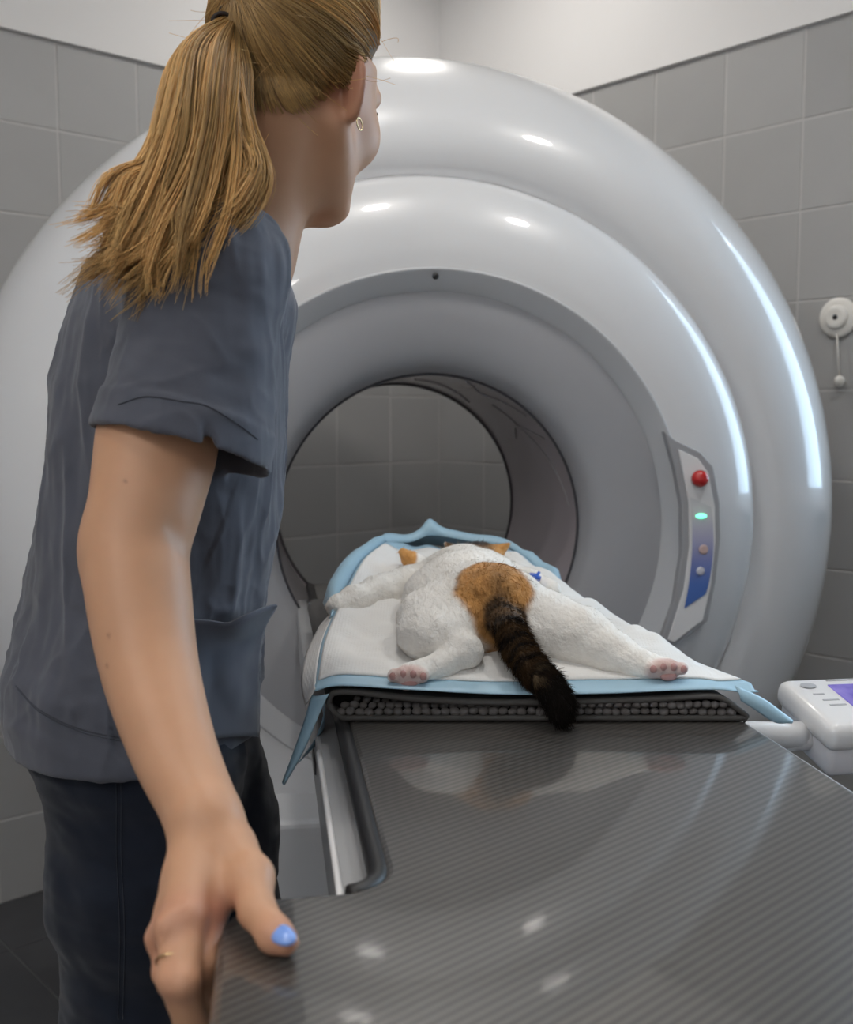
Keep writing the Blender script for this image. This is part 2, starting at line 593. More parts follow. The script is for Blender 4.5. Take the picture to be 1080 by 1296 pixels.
# control panel on the right of the bore
panel_flat = -.088
surround = px_outline([(838, 545), (853, 557), (884, 572), (900, 590), (908, 635), (909, 680), (903, 735), (893, 785), (872, 802), (848, 818), (832, 812),
                       (850, 760), (860, 700), (860, 640), (852, 595)])
ps = plate('panel_surround', surround, .004, .05, M['funnel'], scanner, .003, flat=panel_flat)
inner = px_outline([(855, 568), (880, 580), (893, 598), (901, 640), (902, 685), (896, 740), (886, 783), (850, 811), (842, 808), (862, 745), (869, 690),
                    (868, 635), (861, 598)])
pp = plate('panel_plate', inner, .007, .006, M['console'], ps, .0015, flat=panel_flat)


def pcol(z):
    pts = [(-.17, (.05, .14, .45)), (-.10, (.08, .17, .50)), (-.06, (.20, .24, .52)), (-.02, (.42, .42, .60)), (.03, (.66, .66, .68)), (.10, (.74, .74, .75))]
    xs = [p[0] for p in pts]
    return [float(np.interp(z, xs, [p[1][c] for p in pts])) for c in range(3)]


strip_px = [(868, 626), (880, 628), (897, 642), (898, 660), (898.5, 680), (897.5, 700), (895, 720), (892, 738), (889, 750), (862, 768), (866, 748), (869, 728), (871, 708), (872, 690), (872, 670), (871, 645)]
uvs = px_outline(strip_px)
# a grid strip so that the printed gradient has vertices to sit on
left_px = [(869, 628), (871, 645), (872, 665), (872, 690), (871, 708), (869, 728), (866, 748), (862, 768)]
right_px = [(896, 641), (897.5, 655), (898.5, 675), (898.5, 692), (897, 710), (894.5, 728), (891.5, 742), (889, 750)]
V, Fc = [], []
Lp, Rp = catmull(left_px, 40), catmull(right_px, 40)
for a, b in zip(Lp, Rp):
    for q in (a, b):
        u, v = gantry_uv(*q)
        V.append(GC + AR * u + UP * v + AX * (panel_flat - .0085))
for q in (Lp[-1], Rp[-1]):
    pass
me = mesh('panel_print', V, [(2 * i, 2 * i + 1, 2 * i + 3, 2 * i + 2) for i in range(39)])
color_attr(me, [pcol(v[2] - GC[2]) for v in V])
strip = link('panel_print', me, M['gradient'], pp)


def dome(name, px, py, r, h, m, parent, lift=.007, stretch=1.0):
    u, v = gantry_uv(px, py)
    c = GC + AR * u + UP * v + AX * (panel_flat - lift)
    V, Fc = [], []
    prof = [(0, h), (.45 * r, .95 * h), (.8 * r, .75 * h), (r, .35 * h), (r, 0)]
    for k in range(24):
        a = 2 * math.pi * k / 24
        for rr, hh in prof:
            V.append(c + AR * rr * math.cos(a) * stretch + UP * rr * math.sin(a) - AX * hh)
    return link(name, mesh(name, V, grid_faces(24, len(prof), True)), m, parent, True)


dome('button_collar', 881, 607, .0135, .004, M['console'], pp)
dome('emergency_button', 880.5, 605, .0155, .016, M['red'], pp, lift=.010)
dome('indicator_light', 883, 652, .0045, .003, M['led'], pp, lift=.009, stretch=2.3)
dome('panel_key', 886, 694, .009, .0012, mat('faded_orange_print', (.62, .45, .42), .4), pp, lift=.009)
dome('panel_key', 882, 721, .008, .0025, mat('pale_key', (.60, .60, .68), .3), pp, lift=.009)
# small lens at the top of the lip
u, v = gantry_uv(551, 350)
c = GC + AR * u + UP * v + AX * -.0845
V = [c + (AR * math.cos(a) + UP * math.sin(a)) * rr - AX * hh for a in np.linspace(0, 2 * math.pi, 17)[:-1] for rr, hh in ((.0001, .002), (.004, .002), (.006, 0))]
link('sensor_lens', mesh('sensor_lens', V, grid_faces(16, 3, True)), M['rubber'], scanner, True)


def G(u, off, z):
    return GC * np.array([1, 1, 0]) + AR * u + AX * off + UP * z


# feet and lower front cover of the gantry
box('gantry_foot', G(0, .22, .11), (AR, AX, UP), (.40, .22, .11), M['base_grey'], scanner, .02, 3)
plinth_w = .165
box('base_cover', G(-.345 + plinth_w, -.06, .285), (AR, AX, UP), (plinth_w, .14, .28), M['base_grey'], scanner, .012, 3)
box('base_cover', G(.345 - plinth_w, -.06, .285), (AR, AX, UP), (plinth_w, .14, .28), M['base_grey'], scanner, .012, 3)

# ------------------------------------------------------------------ patient table
TO = np.array([0.127, 1.13, 0.0])
TZ = 0.91


def T(u, v, z):
    return TO + AR * u + AX * v + UP * z


table = tag(empty('patient_table', T(0, -.2, 0)), 'long patient table with a glossy carbon-fibre top leading into the scanner', 'table')


def arc(cx, cy, r, a0, a1, n=10):
    return [(cx + r * math.cos(a), cy + r * math.sin(a)) for a in np.linspace(math.radians(a0), math.radians(a1), n)]


NW, WW, VS = .213, .330, -.395      # half widths of the narrow and wide sections, where the wide one begins
FAR, NEAR = .95, -.92
half = [(-NW, FAR)] + arc(-NW - .035, VS + .035, .035, 0, -90) + arc(-WW + .05, VS - .05, .05, 90, 180) + arc(-WW + .06, NEAR + .06, .06, 180, 270)
outline = half + [(-u, v) for u, v in half[::-1]]


def slab(name, pts, z0, z1, m, parent, bevel=.004):
    bm = bmesh.new()
    lo = [bm.verts.new(T(u, v, z0)) for u, v in pts]
    hi = [bm.verts.new(T(u, v, z1)) for u, v in pts]
    bm.faces.new(lo[::-1])
    top = bm.faces.new(hi)
    for i in range(len(pts)):
        j = (i + 1) % len(pts)
        bm.faces.new((lo[i], lo[j], hi[j], hi[i]))
    bmesh.ops.recalc_face_normals(bm, faces=bm.faces)
    if bevel:
        es = [e for e in bm.edges if all(abs(v.co.z - z1) < 1e-6 for v in e.verts)]
        bmesh.ops.bevel(bm, geom=es, offset=bevel, segments=3, affect='EDGES', profile=.5)
    o = link(name, bm_mesh(name, bm), m, parent)
    return o


slab('tabletop', outline, TZ - .034, TZ, M['carbon'], table, .006)
for s in (-1, 1):
    tz_ = TZ - (.007 if s < 0 else .017)
    P = [T(s * (NW + .0045), v, tz_) for v in np.linspace(FAR, VS + .04, 24)]
    P += [T(s * -(u - .001), v, tz_) for u, v in arc(-NW - .035, VS + .035, .0305, -5, -75, 7)]
    link('edge_trim', tube_mesh('edge_trim', P, .0085, 10), M['rubber'], table, True)
    rp = [(s * (NW + .003), FAR - .05), (s * (NW + .034), FAR - .05), (s * (NW + .034), VS + .02), (s * (NW + .026), VS + .006), (s * (NW + .003), VS + .006)]
    slab('side_rail', rp, TZ - .085, TZ - .022, M['rail'], table, .005)
    if s < 0:
        link('rail_edge_highlight', tube_mesh('rail_edge_highlight', [T(s * (NW + .0325), v, TZ - .0225) for v in np.linspace(-.02, VS + .022, 12)], .0030, 8), M['console'], table, True)  # white line standing in for the highlight on the rail's outer edge
    for v0, v1 in ((.02, .09), (.17, .22)):
        box('rail_slot', T(s * (NW + .034), (v0 + v1) / 2, TZ - .055), (AR, AX, UP), (.0015, (v1 - v0) / 2, .006), M['seam'], table)
box('under_frame', T(0, .18, TZ - .075), (AR, AX, UP), (.20, .62, .038), M['rail'], table, .006)
box('table_column', T(0, .29, .41), (AR, AX, UP), (.185, .28, .41), M['base_grey'], table, .015, 3)
box('table_foot', T(0, -.05, .035), (AR, AX, UP), (.26, .60, .035), M['base_grey'], table, .015, 3)

# ------------------------------------------------------------------ pull cord on the right wall
def wall_R(px, py):
    d = ray(px, py)
    o = np.array([0, 0, CAM_H])
    t = np.dot(CORNER + nR * .007 - o, nR) / np.dot(d, nR)
    return o + d * t


pc = wall_R(1062, 402)
alarm = tag(empty('pull_cord_alarm', pc - UP * .19), 'round ivory wall pull cord with dark centre hole and hanging knob', 'pull cord')


def disc(name, c, n, prof, m, parent, seg=32):
    n = n / np.linalg.norm(n)
    a1 = np.cross(n, UP)
    a1 /= np.linalg.norm(a1)
    a2 = np.cross(a1, n)
    V = [c + (a1 * math.cos(a) + a2 * math.sin(a)) * r + n * h for a in np.linspace(0, 2 * math.pi, seg + 1)[:-1] for r, h in prof]
    return link(name, mesh(name, V, grid_faces(seg, len(prof), True)), m, parent, True)


disc('base_plate', pc, nR, [(.0001, .010), (.030, .010), (.044, .008), (.047, .004), (.047, 0)], M['cream'], alarm)
disc('raised_ring', pc + nR * .008, nR, [(.0001, .010), (.017, .012), (.024, .012), (.028, .008), (.029, 0)], M['cream'], alarm)
disc('centre_hole', pc + nR * .019, nR, [(.0001, .001), (.0055, .001), (.0065, 0)], M['rubber'], alarm)
p2 = wall_R(1066, 483) + nR * .012
link('cord', tube_mesh('cord', [pc + nR * .012 - UP * .04 + RD * .003, (pc + p2) / 2 + nR * .006, p2], .0022, 8), M['cream'], alarm, True)
kz = [.014, .013, .009, .003, -.004, -.010, -.013]
link('knob', tube_mesh('knob', [p2 + UP * z for z in kz], [.003, .0065, .0105, .0125, .0115, .0075, .002], 20), M['cream'], alarm, True)

# ------------------------------------------------------------------ implicit-surface modelling (bodies and cloth)
import openvdb
from mathutils import noise as mnoise
from mathutils.bvhtree import BVHTree


class Vol:
    def __init__(s, lo, hi, h):
        s.lo, s.h = np.asarray(lo, float), h
        s.n = np.ceil((np.asarray(hi, float) - s.lo) / h).astype(int) + 1
        s.A = np.full(s.n, 10 * h, np.float32)
        s.hi = s.lo + (s.n - 1) * h

    def sub(s, lo, hi, pad):
        i0 = np.clip(np.floor((np.minimum(lo, hi) - pad - s.lo) / s.h).astype(int), 0, s.n)
        i1 = np.clip(np.ceil((np.maximum(lo, hi) + pad - s.lo) / s.h).astype(int) + 1, 0, s.n)
        sl = tuple(slice(a, b) for a, b in zip(i0, i1))
        ax = [(s.lo[k] + np.arange(i0[k], i1[k]) * s.h).astype(np.float32) for k in range(3)]
        return sl, ax[0][:, None, None], ax[1][None, :, None], ax[2][None, None, :]

    def put(s, sl, d, k=0.0, op='add'):
        A = s.A[sl]
        if A.size == 0:
            return
        if op == 'sub':
            d = -d
            if k > 0:
                h = np.clip(.5 - .5 * (d - A) / k, 0, 1)
                s.A[sl] = d * (1 - h) + A * h + k * h * (1 - h)
            else:
                s.A[sl] = np.maximum(A, d)
        else:
            if k > 0:
                h = np.clip(.5 + .5 * (d - A) / k, 0, 1)
                s.A[sl] = d * (1 - h) + A * h - k * h * (1 - h)
            else:
                s.A[sl] = np.minimum(A, d)

    def cone(s, a, b, ra, rb, k=.01, op='add'):
        a, b = np.asarray(a, float), np.asarray(b, float)
        R = max(ra, rb) + k + 4 * s.h
        sl, X, Y, Z = s.sub(np.minimum(a, b), np.maximum(a, b), R)
        ba = b - a
        L2 = max(np.dot(ba, ba), 1e-12)
        px, py, pz = X - a[0], Y - a[1], Z - a[2]
        t = np.clip((px * ba[0] + py * ba[1] + pz * ba[2]) / L2, 0, 1)
        d = np.sqrt((px - t * ba[0]) ** 2 + (py - t * ba[1]) ** 2 + (pz - t * ba[2]) ** 2) - (ra + t * (rb - ra))
        s.put(sl, d.astype(np.float32), k, op)

    def chain(s, pts, k=.01, op='add'):
        for (p, r), (q, w) in zip(pts[:-1], pts[1:]):
            s.cone(p, q, r, w, k, op)

    def ell(s, c, r, ax=None, k=.01, op='add'):
        c, r = np.asarray(c, float), np.asarray(r, float)
        ax = np.eye(3) if ax is None else np.asarray(ax, float)
        ext = np.sqrt(((ax * r[:, None]) ** 2).sum(0))
        sl, X, Y, Z = s.sub(c - ext, c + ext, k + 4 * s.h)
        px, py, pz = X - c[0], Y - c[1], Z - c[2]
        q = [px * ax[i][0] + py * ax[i][1] + pz * ax[i][2] for i in range(3)]
        k0 = np.sqrt(sum((q[i] / r[i]) ** 2 for i in range(3)))
        k1 = np.sqrt(sum((q[i] / r[i] ** 2) ** 2 for i in range(3))) + 1e-9
        s.put(sl, (k0 * (k0 - 1) / k1).astype(np.float32), k, op)

    def loft(s, lev, e_u, e_w, k=.01, op='add', grow=0.0, zlo=None, zhi=None):
        """stack of ellipses; lev rows: z, cx, cy, half_u, half_w (z rising)"""
        lev = np.asarray(lev, float)
        zlo = lev[0, 0] if zlo is None else zlo
        zhi = lev[-1, 0] if zhi is None else zhi
        m = lev[:, 3:].max() + grow + k + 4 * s.h
        lo = np.array([lev[:, 1].min() - m, lev[:, 2].min() - m, zlo])
        hi = np.array([lev[:, 1].max() + m, lev[:, 2].max() + m, zhi])
        sl, X, Y, Z = s.sub(lo, hi, np.array([0, 0, k + 4 * s.h]))
        f = [np.interp(Z.ravel(), lev[:, 0], lev[:, j]).astype(np.float32)[None, None, :] for j in range(1, 5)]
        dx, dy = X - f[0], Y - f[1]
        u, w = dx * e_u[0] + dy * e_u[1], dx * e_w[0] + dy * e_w[1]
        b, a = f[2] + grow, f[3] + grow
        k0 = np.sqrt((u / b) ** 2 + (w / a) ** 2)
        k1 = np.sqrt((u / b ** 2) ** 2 + (w / a ** 2) ** 2) + 1e-9
        d = k0 * (k0 - 1) / k1
        d = np.maximum(d, np.maximum(zlo - Z, Z - zhi))
        s.put(sl, d.astype(np.float32), k, op)

    def half(s, p, n, lo, hi, k=0.0):
        """cut away everything on the +n side of the plane inside the box lo..hi"""
        sl, X, Y, Z = s.sub(np.asarray(lo), np.asarray(hi), 0)
        d = (X - p[0]) * n[0] + (Y - p[1]) * n[1] + (Z - p[2]) * n[2]
        s.put(sl, (-d).astype(np.float32) * np.ones(s.A[sl].shape, np.float32), k, 'sub')

    def verts(s):
        g = openvdb.FloatGrid(3 * s.h)
        g.copyFromArray(np.clip(s.A, -3 * s.h, 3 * s.h), tolerance=1e-7)
        P, Q = g.convertToQuads(isovalue=0.0)
        P = s.lo + np.asarray(P, float) * s.h
        Q = np.asarray(Q, np.int64)
        # outward orientation
        a, b, c = P[Q[:, 0]], P[Q[:, 1]], P[Q[:, 2]]
        vol = np.einsum('ij,ij->i', a, np.cross(b, c)).sum()
        c0 = P.mean(0)
        vol = np.einsum('ij,ij->i', a - c0, np.cross(b - c0, c - c0)).sum()
        if vol < 0:
            Q = Q[:, ::-1]
        return P, Q


def relax(P, Q, it=2, f=0.5):
    e = np.concatenate([Q[:, [0, 1]], Q[:, [1, 2]], Q[:, [2, 3]], Q[:, [3, 0]]])
    for _ in range(it):
        S = np.zeros_like(P)
        c = np.zeros(len(P))
        for k in range(3):
            S[:, k] = np.bincount(e[:, 0], P[e[:, 1], k], len(P)) + np.bincount(e[:, 1], P[e[:, 0], k], len(P))
        c = np.bincount(e[:, 0], minlength=len(P)) + np.bincount(e[:, 1], minlength=len(P))
        P = P + f * (S / np.maximum(c, 1)[:, None] - P)
    return P


def normals(P, Q):
    a, b, c, d = (P[Q[:, i]] for i in range(4))
    n = np.cross(c - a, d - b)
    N = np.zeros_like(P)
    for i in range(4):
        for k in range(3):
            N[:, k] += np.bincount(Q[:, i], n[:, k], len(P))
    return N / (np.linalg.norm(N, axis=1)[:, None] + 1e-12)


def nz(P, scale, seed=0.0, octaves=3):
    """smooth noise in -1..1 for the rows of P; scale = per-axis frequency"""
    Q = np.asarray(P) * np.asarray(scale) + seed
    return np.array([mnoise.fractal(q, 1.0, 2.0, octaves) for q in Q.tolist()])


def sstep(a, b, x):
    t = np.clip((x - a) / (b - a), 0, 1)
    return t * t * (3 - 2 * t)


def add_translucent(m, f):
    nt = m.node_tree
    p = nt.nodes['Principled BSDF']
    out = next(n for n in nt.nodes if n.type == 'OUTPUT_MATERIAL')
    tr = nt.nodes.new('ShaderNodeBsdfTranslucent')
    src = p.inputs['Base Color'].links[0].from_socket
    nt.links.new(src, tr.inputs['Color'])
    mx = nt.nodes.new('ShaderNodeMixShader')
    mx.inputs['Fac'].default_value = f
    nt.links.new(p.outputs['BSDF'], mx.inputs[1])
    nt.links.new(tr.outputs['BSDF'], mx.inputs[2])
    nt.links.new(mx.outputs['Shader'], out.inputs['Surface'])
    return m


M['skin'] = mat('skin', (.6, .4, .3), .46, spec=.4, attr='Col', noise=.05, noise_scale=45, bump=.06, bump_scale=900, sss=.12)
M['scrub'] = mat('slate_blue_cotton', (.084, .089, .112), .85, spec=.2, noise=.22, noise_scale=22, bump=.25, bump_scale=1400, sheen=.25)
M['trousers'] = mat('navy_cotton', (.010, .014, .025), .85, spec=.2, noise=.15, noise_scale=60, bump=.25, bump_scale=1400, sheen=.15)
M['thread'] = mat('dark_thread', (.045, .05, .066), .8)
M['hair'] = add_translucent(mat('blond_hair', (.5, .3, .1), .38, spec=.5, attr='Col'), .25)
M['hair_tie'] = mat('dark_elastic', (.02, .012, .01), .7, bump=.3, bump_scale=500)
M['nail'] = mat('blue_nail_polish', (.22, .38, .85), .15, coat=.8)
M['gold'] = mat('gold', (.75, .55, .3), .2, metal=1.0)
M['eye'] = mat('eye_white', (.8, .78, .76), .15, coat=.5)
M['iris'] = mat('iris', (.08, .12, .16), .1, coat=.5)
M['shoe'] = mat('white_clog', (.7, .7, .7), .5)

# ------------------------------------------------------------------ the woman
PHI = math.radians(78)
TF = np.array([math.sin(PHI), math.cos(PHI), 0.0])       # where her chest faces
TR = np.array([math.cos(PHI), -math.sin(PHI), 0.0])      # her right
YB = 1.13
contour = [(318, 150, 322), (345, 110, 338), (420, 86, 352), (490, 71, 358), (560, 65, 361), (640, 57, 356), (690, 50, 349), (740, 43, 342), (780, 34, 335), (815, 22, 331),
           (845, 12, 329), (880, 12, 328), (905, 16, 326)]
wide = [.118, .150, .160, .162, .158, .155, .155, .160, .168, .174, .180, .186, .188]
LEV = []
for (y, l, r), a in zip(contour, wide):
    pl, pr = at(l, y, YB), at(r, y, YB)
    ext = (pr[0] - pl[0]) / 2
    b = math.sqrt(max(ext ** 2 - (a * TF[1]) ** 2, .0025)) / TF[0]
    LEV.append((pl[2], (pl[0] + pr[0]) / 2, YB, b, a))
LEV = np.array(LEV)[::-1]
Z_HEM = LEV[0, 0]
S_R = at(262, 352, .975)                                  # right shoulder joint
S_L = S_R - TR * .325 + TF * .035
NECK = at(296, 304, 1.14)
HEAD = at(380, 106, 1.12)
hp, hy = math.radians(16), math.radians(27)
HF = np.array([math.sin(hy) * math.cos(hp), math.cos(hy) * math.cos(hp), -math.sin(hp)])
HR = np.array([math.cos(hy), -math.sin(hy), 0.0])
HU = np.cross(HR, HF)
HAX = np.array([HR, HF, HU])


def hd(x, y, z):
    return HEAD + HR * x + HF * y + HU * z


arm = [(S_R, .050), (at(208, 520, .935), .051), (at(197, 575, .92), .0505), (at(184, 640, .90), .046), (at(173, 695, .882), .0425), (at(176, 755, .858), .0415), (at(191, 850, .82), .037),
       (at(219, 945, .772), .031), (at(247, 1010, .735), .0265), (at(262, 1045, .712), .0255)]
WR = arm[-1][0]
MCP = [at(264, 1160, .655), at(240, 1162, .637), at(221, 1174, .633), at(209, 1188, .642)]
fingers = [[(MCP[0], .0105), (at(256, 1222, .626), .0092), (at(256, 1282, .632), .0083), (at(268, 1312, .648), .0073)],
           [(MCP[1], .0105), (at(233, 1243, .603), .0093), (at(247, 1300, .614), .0082), (at(258, 1330, .632), .0072)],
           [(MCP[2], .0100), (at(217, 1240, .607), .0086), (at(236, 1294, .616), .0077), (at(248, 1322, .630), .0068)],
           [(MCP[3], .0090), (at(209, 1230, .628), .0078), (at(226, 1270, .636), .0070), (at(236, 1296, .645), .0062)]]
thumb = [(at(290, 1072, .697), .0155), (at(318, 1112, .668), .0150), (at(325, 1152, .640), .0115), (at(348, 1183, .619), .0108), (at(362, 1192, .611), .0085)]
hand_edge = at(215, 1075, .70)

body_v = Vol((-.50, .56, .02), (.03, 1.42, 1.60), .003)
B = body_v
# trunk, hips and legs (inside the clothes)
B.loft(LEV, TF, TR, k=.0, grow=-.016)
HIP_R, HIP_L = np.array([-.290, 1.055, .88]), np.array([-.285, 1.205, .88])
LEG_R = [(HIP_R, .078), (np.array([-.300, 1.05, .62]), .060), (np.array([-.305, 1.05, .46]), .048), (np.array([-.315, 1.04, .10]), .034)]
LEG_L = [(HIP_L, .078), (np.array([-.262, 1.22, .62]), .060), (np.array([-.250, 1.225, .46]), .048), (np.array([-.262, 1.22, .10]), .034)]
B.chain(LEG_R, .03)
B.chain(LEG_L, .03)
for c in (S_R, S_L):
    B.ell(c, (.055, .055, .05), k=.04)
    B.cone(NECK - UP * .02, c + UP * .01, .045, .035, .04)
# neck and head
B.cone(NECK - UP * .03, hd(0, -.028, -.035), .053, .049, .03)
B.cone(NECK + TF * .015, hd(0, .002, -.05), .043, .040, .02)
B.ell(hd(0, -.012, .033), (.074, .094, .088), HAX, .0)
B.ell(hd(0, .028, -.008), (.062, .062, .092), HAX, .018)
B.ell(hd(0, .034, -.062), (.047, .046, .055), HAX, .018)
for sx in (-1, 1):
    B.cone(hd(sx * .054, -.002, -.052), hd(sx * .020, .070, -.104), .013, .013, .022)
    B.ell(hd(sx * .041, .060, -.034), (.021, .024, .026), HAX, .025)
    B.cone(hd(sx * .044, .074, .020), hd(sx * .012, .090, .019), .008, .008, .015)
B.ell(hd(0, .078, -.104), (.019, .016, .015), HAX, .018)
B.cone(hd(0, .091, .004), hd(0, .108, -.034), .0075, .0105, .010)
for sx in (-1, 1):
    B.ell(hd(sx * .011, .098, -.039), (.0075, .009, .0065), HAX, .008)
    B.ell(hd(sx * .031, .100, .004), (.017, .014, .011), HAX, .010, 'sub')
B.ell(hd(0, .0875, -.066), (.021, .009, .0055), HAX, .005)
B.ell(hd(0, .0855, -.076), (.019, .009, .006), HAX, .005)
# ears: a thin shell standing off the head, bowl opened towards the front
for sx in (-1, 1):
    en = HR * sx * .50 + HF * .86
    et = HU * .96 - HF * .22
    et /= np.linalg.norm(et)
    en -= et * np.dot(en, et)
    en /= np.linalg.norm(en)
    eb = np.cross(en, et)
    ea = np.array([en, eb, et])
    ec = hd(sx * .0765, -.013, -.020)
    B.ell(ec, (.0065, .0205, .0320), ea, .006)
    B.ell(ec - et * .025 - eb * sx * .003, (.0062, .0105, .011), ea, .006)
    B.ell(ec + en * .0075 + et * .005, (.0075, .0125, .0225), ea, .004, 'sub')
    B.cone(ec + en * .001 + et * .013, ec + en * .001 - et * .010 + eb * .0, .0035, .0035, .005)
# right arm
_a = catmull(np.array([[*p, r] for p, r in arm]), 64)
B.chain([(q[:3], q[3]) for q in _a], .0035)
B.ell(at(158, 700, .893), (.030, .026, .034), k=.03)      # point of the elbow
B.cone(at(226, 668, .858), at(241, 692, .862), .003, .004, .014, 'sub')    # crook of the elbow
# right hand
for i, m_ in enumerate(MCP):
    w = WR + (hand_edge - WR) * (i / 3.0) * .35
    B.cone(w, m_, .0150, (.0118, .0118, .0112, .0105)[i], .007)
B.cone((MCP[0] + WR) / 2, (MCP[3] + WR) / 2, .0125, .012, .012)
B.cone(MCP[0] * .8 + WR * .2, MCP[3] * .8 + WR * .2, .0095, .009, .010)
for f in fingers:
    B.chain(f, .004)
    B.ell(f[0][0] - np.array([.002, .004, -.003]), (.0098, .0098, .0098), k=.006)
    B.ell(f[1][0], (f[1][1] + .0003,) * 3, k=.003)
B.chain(thumb, .006)
B.cone(thumb[0][0], WR, .0155, .019, .014)
B.cone(thumb[1][0] + np.array([-.006, 0, -.006]), MCP[0] * .7 + WR * .3, .0095, .010, .014)   # web of the thumb
# left arm, hanging beyond the body
EL_L, WR_L = S_L + np.array([-.05, .045, -.27]), S_L + np.array([-.045, .05, -.50])
B.chain([(S_L, .050), (EL_L, .040), (EL_L * .5 + WR_L * .5, .037), (WR_L, .026)], .02)
for i in range(4):
    q = WR_L + np.array([.012 - .018 * i + .01, .0, -.085])
    B.cone(WR_L, q, .017, .012, .012)
    B.chain([(q, .010), (q + np.array([.006, -.004, -.04]), .009), (q + np.array([.004, -.016, -.068]), .0075)], .004)
B.chain([(WR_L, .017), (WR_L + np.array([.035, -.006, -.05]), .012), (WR_L + np.array([.040, -.014, -.095]), .009)], .01)
bp, bq = B.verts()
bp = relax(bp, bq, 2, .5)


def near(P, c, r):
    return np.exp(-(((P - c) ** 2).sum(1)) / (r * r))


skin = np.tile(np.array([.56, .305, .180]), (len(bp), 1))
bl = nz(bp[:, :], (14, 14, 14), 3.0, 2)[:, None]
skin *= 1 + .06 * bl
pink = sum(near(bp, f[0][0], .014) for f in fingers) + .8 * near(bp, thumb[-1][0], .016) + 1.0 * near(bp, hd(.080, -.012, -.02), .035) + .6 * sum(near(bp, f[1][0], .010) for f in fingers)
pink += .7 * near(bp, at(285, 1160, .645), .014)
pink = np.clip(pink, 0, 1)[:, None]
skin = skin * (1 - .55 * pink) + np.array([.50, .20, .15]) * .55 * pink
lips = np.clip(near(bp, hd(0, .092, -.071), .014), 0, 1)[:, None]
skin = skin * (1 - lips) + np.array([.45, .14, .13]) * lips
for px, py, Y in ((152, 830, .83), (155, 792, .84), (163, 608, .87)):          # moles on the forearm
    dd = ((bp - at(px, py, Y)) ** 2)[:, [0, 2]].sum(1)
    k_ = (np.exp(-dd / .0016 ** 2) * (bp[:, 1] < .90) * (bp[:, 1] > .70) * .6)[:, None]
    skin = skin * (1 - k_) + np.array([.16, .07, .04]) * k_
me = mesh_np('body', bp, bq)
color_attr(me, skin)
PERSON = empty('person', (-.29, 1.13, 0))
tag(PERSON, 'woman in slate-blue scrubs with a blond ponytail, one hand on the table', 'person')
link('body', me, M['skin'], PERSON, True)

# scrub top
sh = Vol((-.52, .80, Z_HEM - .03), (.02, 1.44, 1.50), .003)
sh.loft(LEV, TF, TR, k=.0, zlo=Z_HEM - .01)
sh.ell(LEV[-1, 1:4] * np.array([1, 1, 0]) + UP * (LEV[-1, 0] - .012), (LEV[-1, 3], .125, .045), np.array([TF, TR, UP]), .035)
SL_A, SL_B = S_R + np.array([.004, 0, .0]), at(229, 572, .930)
SL_N = (SL_B - SL_A) / np.linalg.norm(SL_B - SL_A)
SL_N2 = SL_N + np.array([-.12, .05, -.02]); SL_N2 /= np.linalg.norm(SL_N2)
for c in (S_R, S_L):
    sh.ell(c + UP * .0, (.070, .066, .064), k=.05)
    sh.cone(NECK - UP * .035 - TF * .012, c + UP * .012, .047, .050, .045)
SL_TOP = S_R + (SL_B - S_R) * .35
sl_lo, sl_hi = np.minimum(SL_A, SL_B) - .14, np.maximum(SL_A, SL_B) + .14
sleeve = Vol(sl_lo, sl_hi, .003)
sleeve.cone(SL_A, SL_B + SL_N * .10, .066, .086, .0)
# cuff band, a little proud
cuff = Vol(sl_lo, sl_hi, .003)
cuff.cone(SL_A, SL_B + SL_N * .10, .0684, .0884, .0)
sl_all, X, Y, Z = sleeve.sub(sleeve.lo, sleeve.hi, 0)
pd = (X - SL_B[0]) * SL_N2[0] + (Y - SL_B[1]) * SL_N2[1] + (Z - SL_B[2]) * SL_N2[2]
outer = np.where(pd > -.034, cuff.A, sleeve.A)
outer = np.maximum(outer, pd)
inner_ = np.maximum(sleeve.A + .0045, -(pd + .09))
sl_d = outer
iu, X2, Y2, Z2 = sh.sub(sleeve.lo + 1e-6, sleeve.hi - 1e-6, 0)


def paste(dst, src, k, op):
    """resample src volume (same spacing) onto dst and combine"""
    sl, X, Y, Z = dst.sub(src.lo + src.h, src.hi - 2 * src.h, 0)
    idx = [((a.ravel() - src.lo[i]) / src.h) for i, a in enumerate((X, Y, Z))]
    i0 = [np.clip(np.floor(t).astype(int), 0, src.n[i] - 2) for i, t in enumerate(idx)]
    fr = [(t - i) for t, i in zip(idx, i0)]
    out = 0
    for dx in (0, 1):
        for dy in (0, 1):
            for dz in (0, 1):
                w = (fr[0] if dx else 1 - fr[0])[:, None, None] * (fr[1] if dy else 1 - fr[1])[None, :, None] * (fr[2] if dz else 1 - fr[2])[None, None, :]
                out = out + w * src.A[np.ix_(i0[0] + dx, i0[1] + dy, i0[2] + dz)]
    dst.put(sl, out.astype(np.float32), k, op)


# left sleeve first (plain), then the right one
LB = S_L + np.array([-.02, .03, -.20])
sh.cone(S_L, LB, .066, .076, .02)
sleeve.A = outer.astype(np.float32)
paste(sh, sleeve, .012, 'add')
cav = Vol(sl_lo, sl_hi, .003)
cav.A = inner_.astype(np.float32)
# keep the trunk itself out of the cavity
tl, X, Y, Z = cav.sub(cav.lo, cav.hi, 0)
tr_ = Vol(sl_lo, sl_hi, .003)
tr_.loft(LEV, TF, TR, k=.0, grow=.001)
cav.A = np.maximum(cav.A, -tr_.A)
paste(sh, cav, .0, 'sub')
# slit in the cuff
for _y in (.842, .852, .862, .872):
    sh.cone(at(256, 524, _y), at(264, 566, _y), .0006, .0056, .0, 'sub')
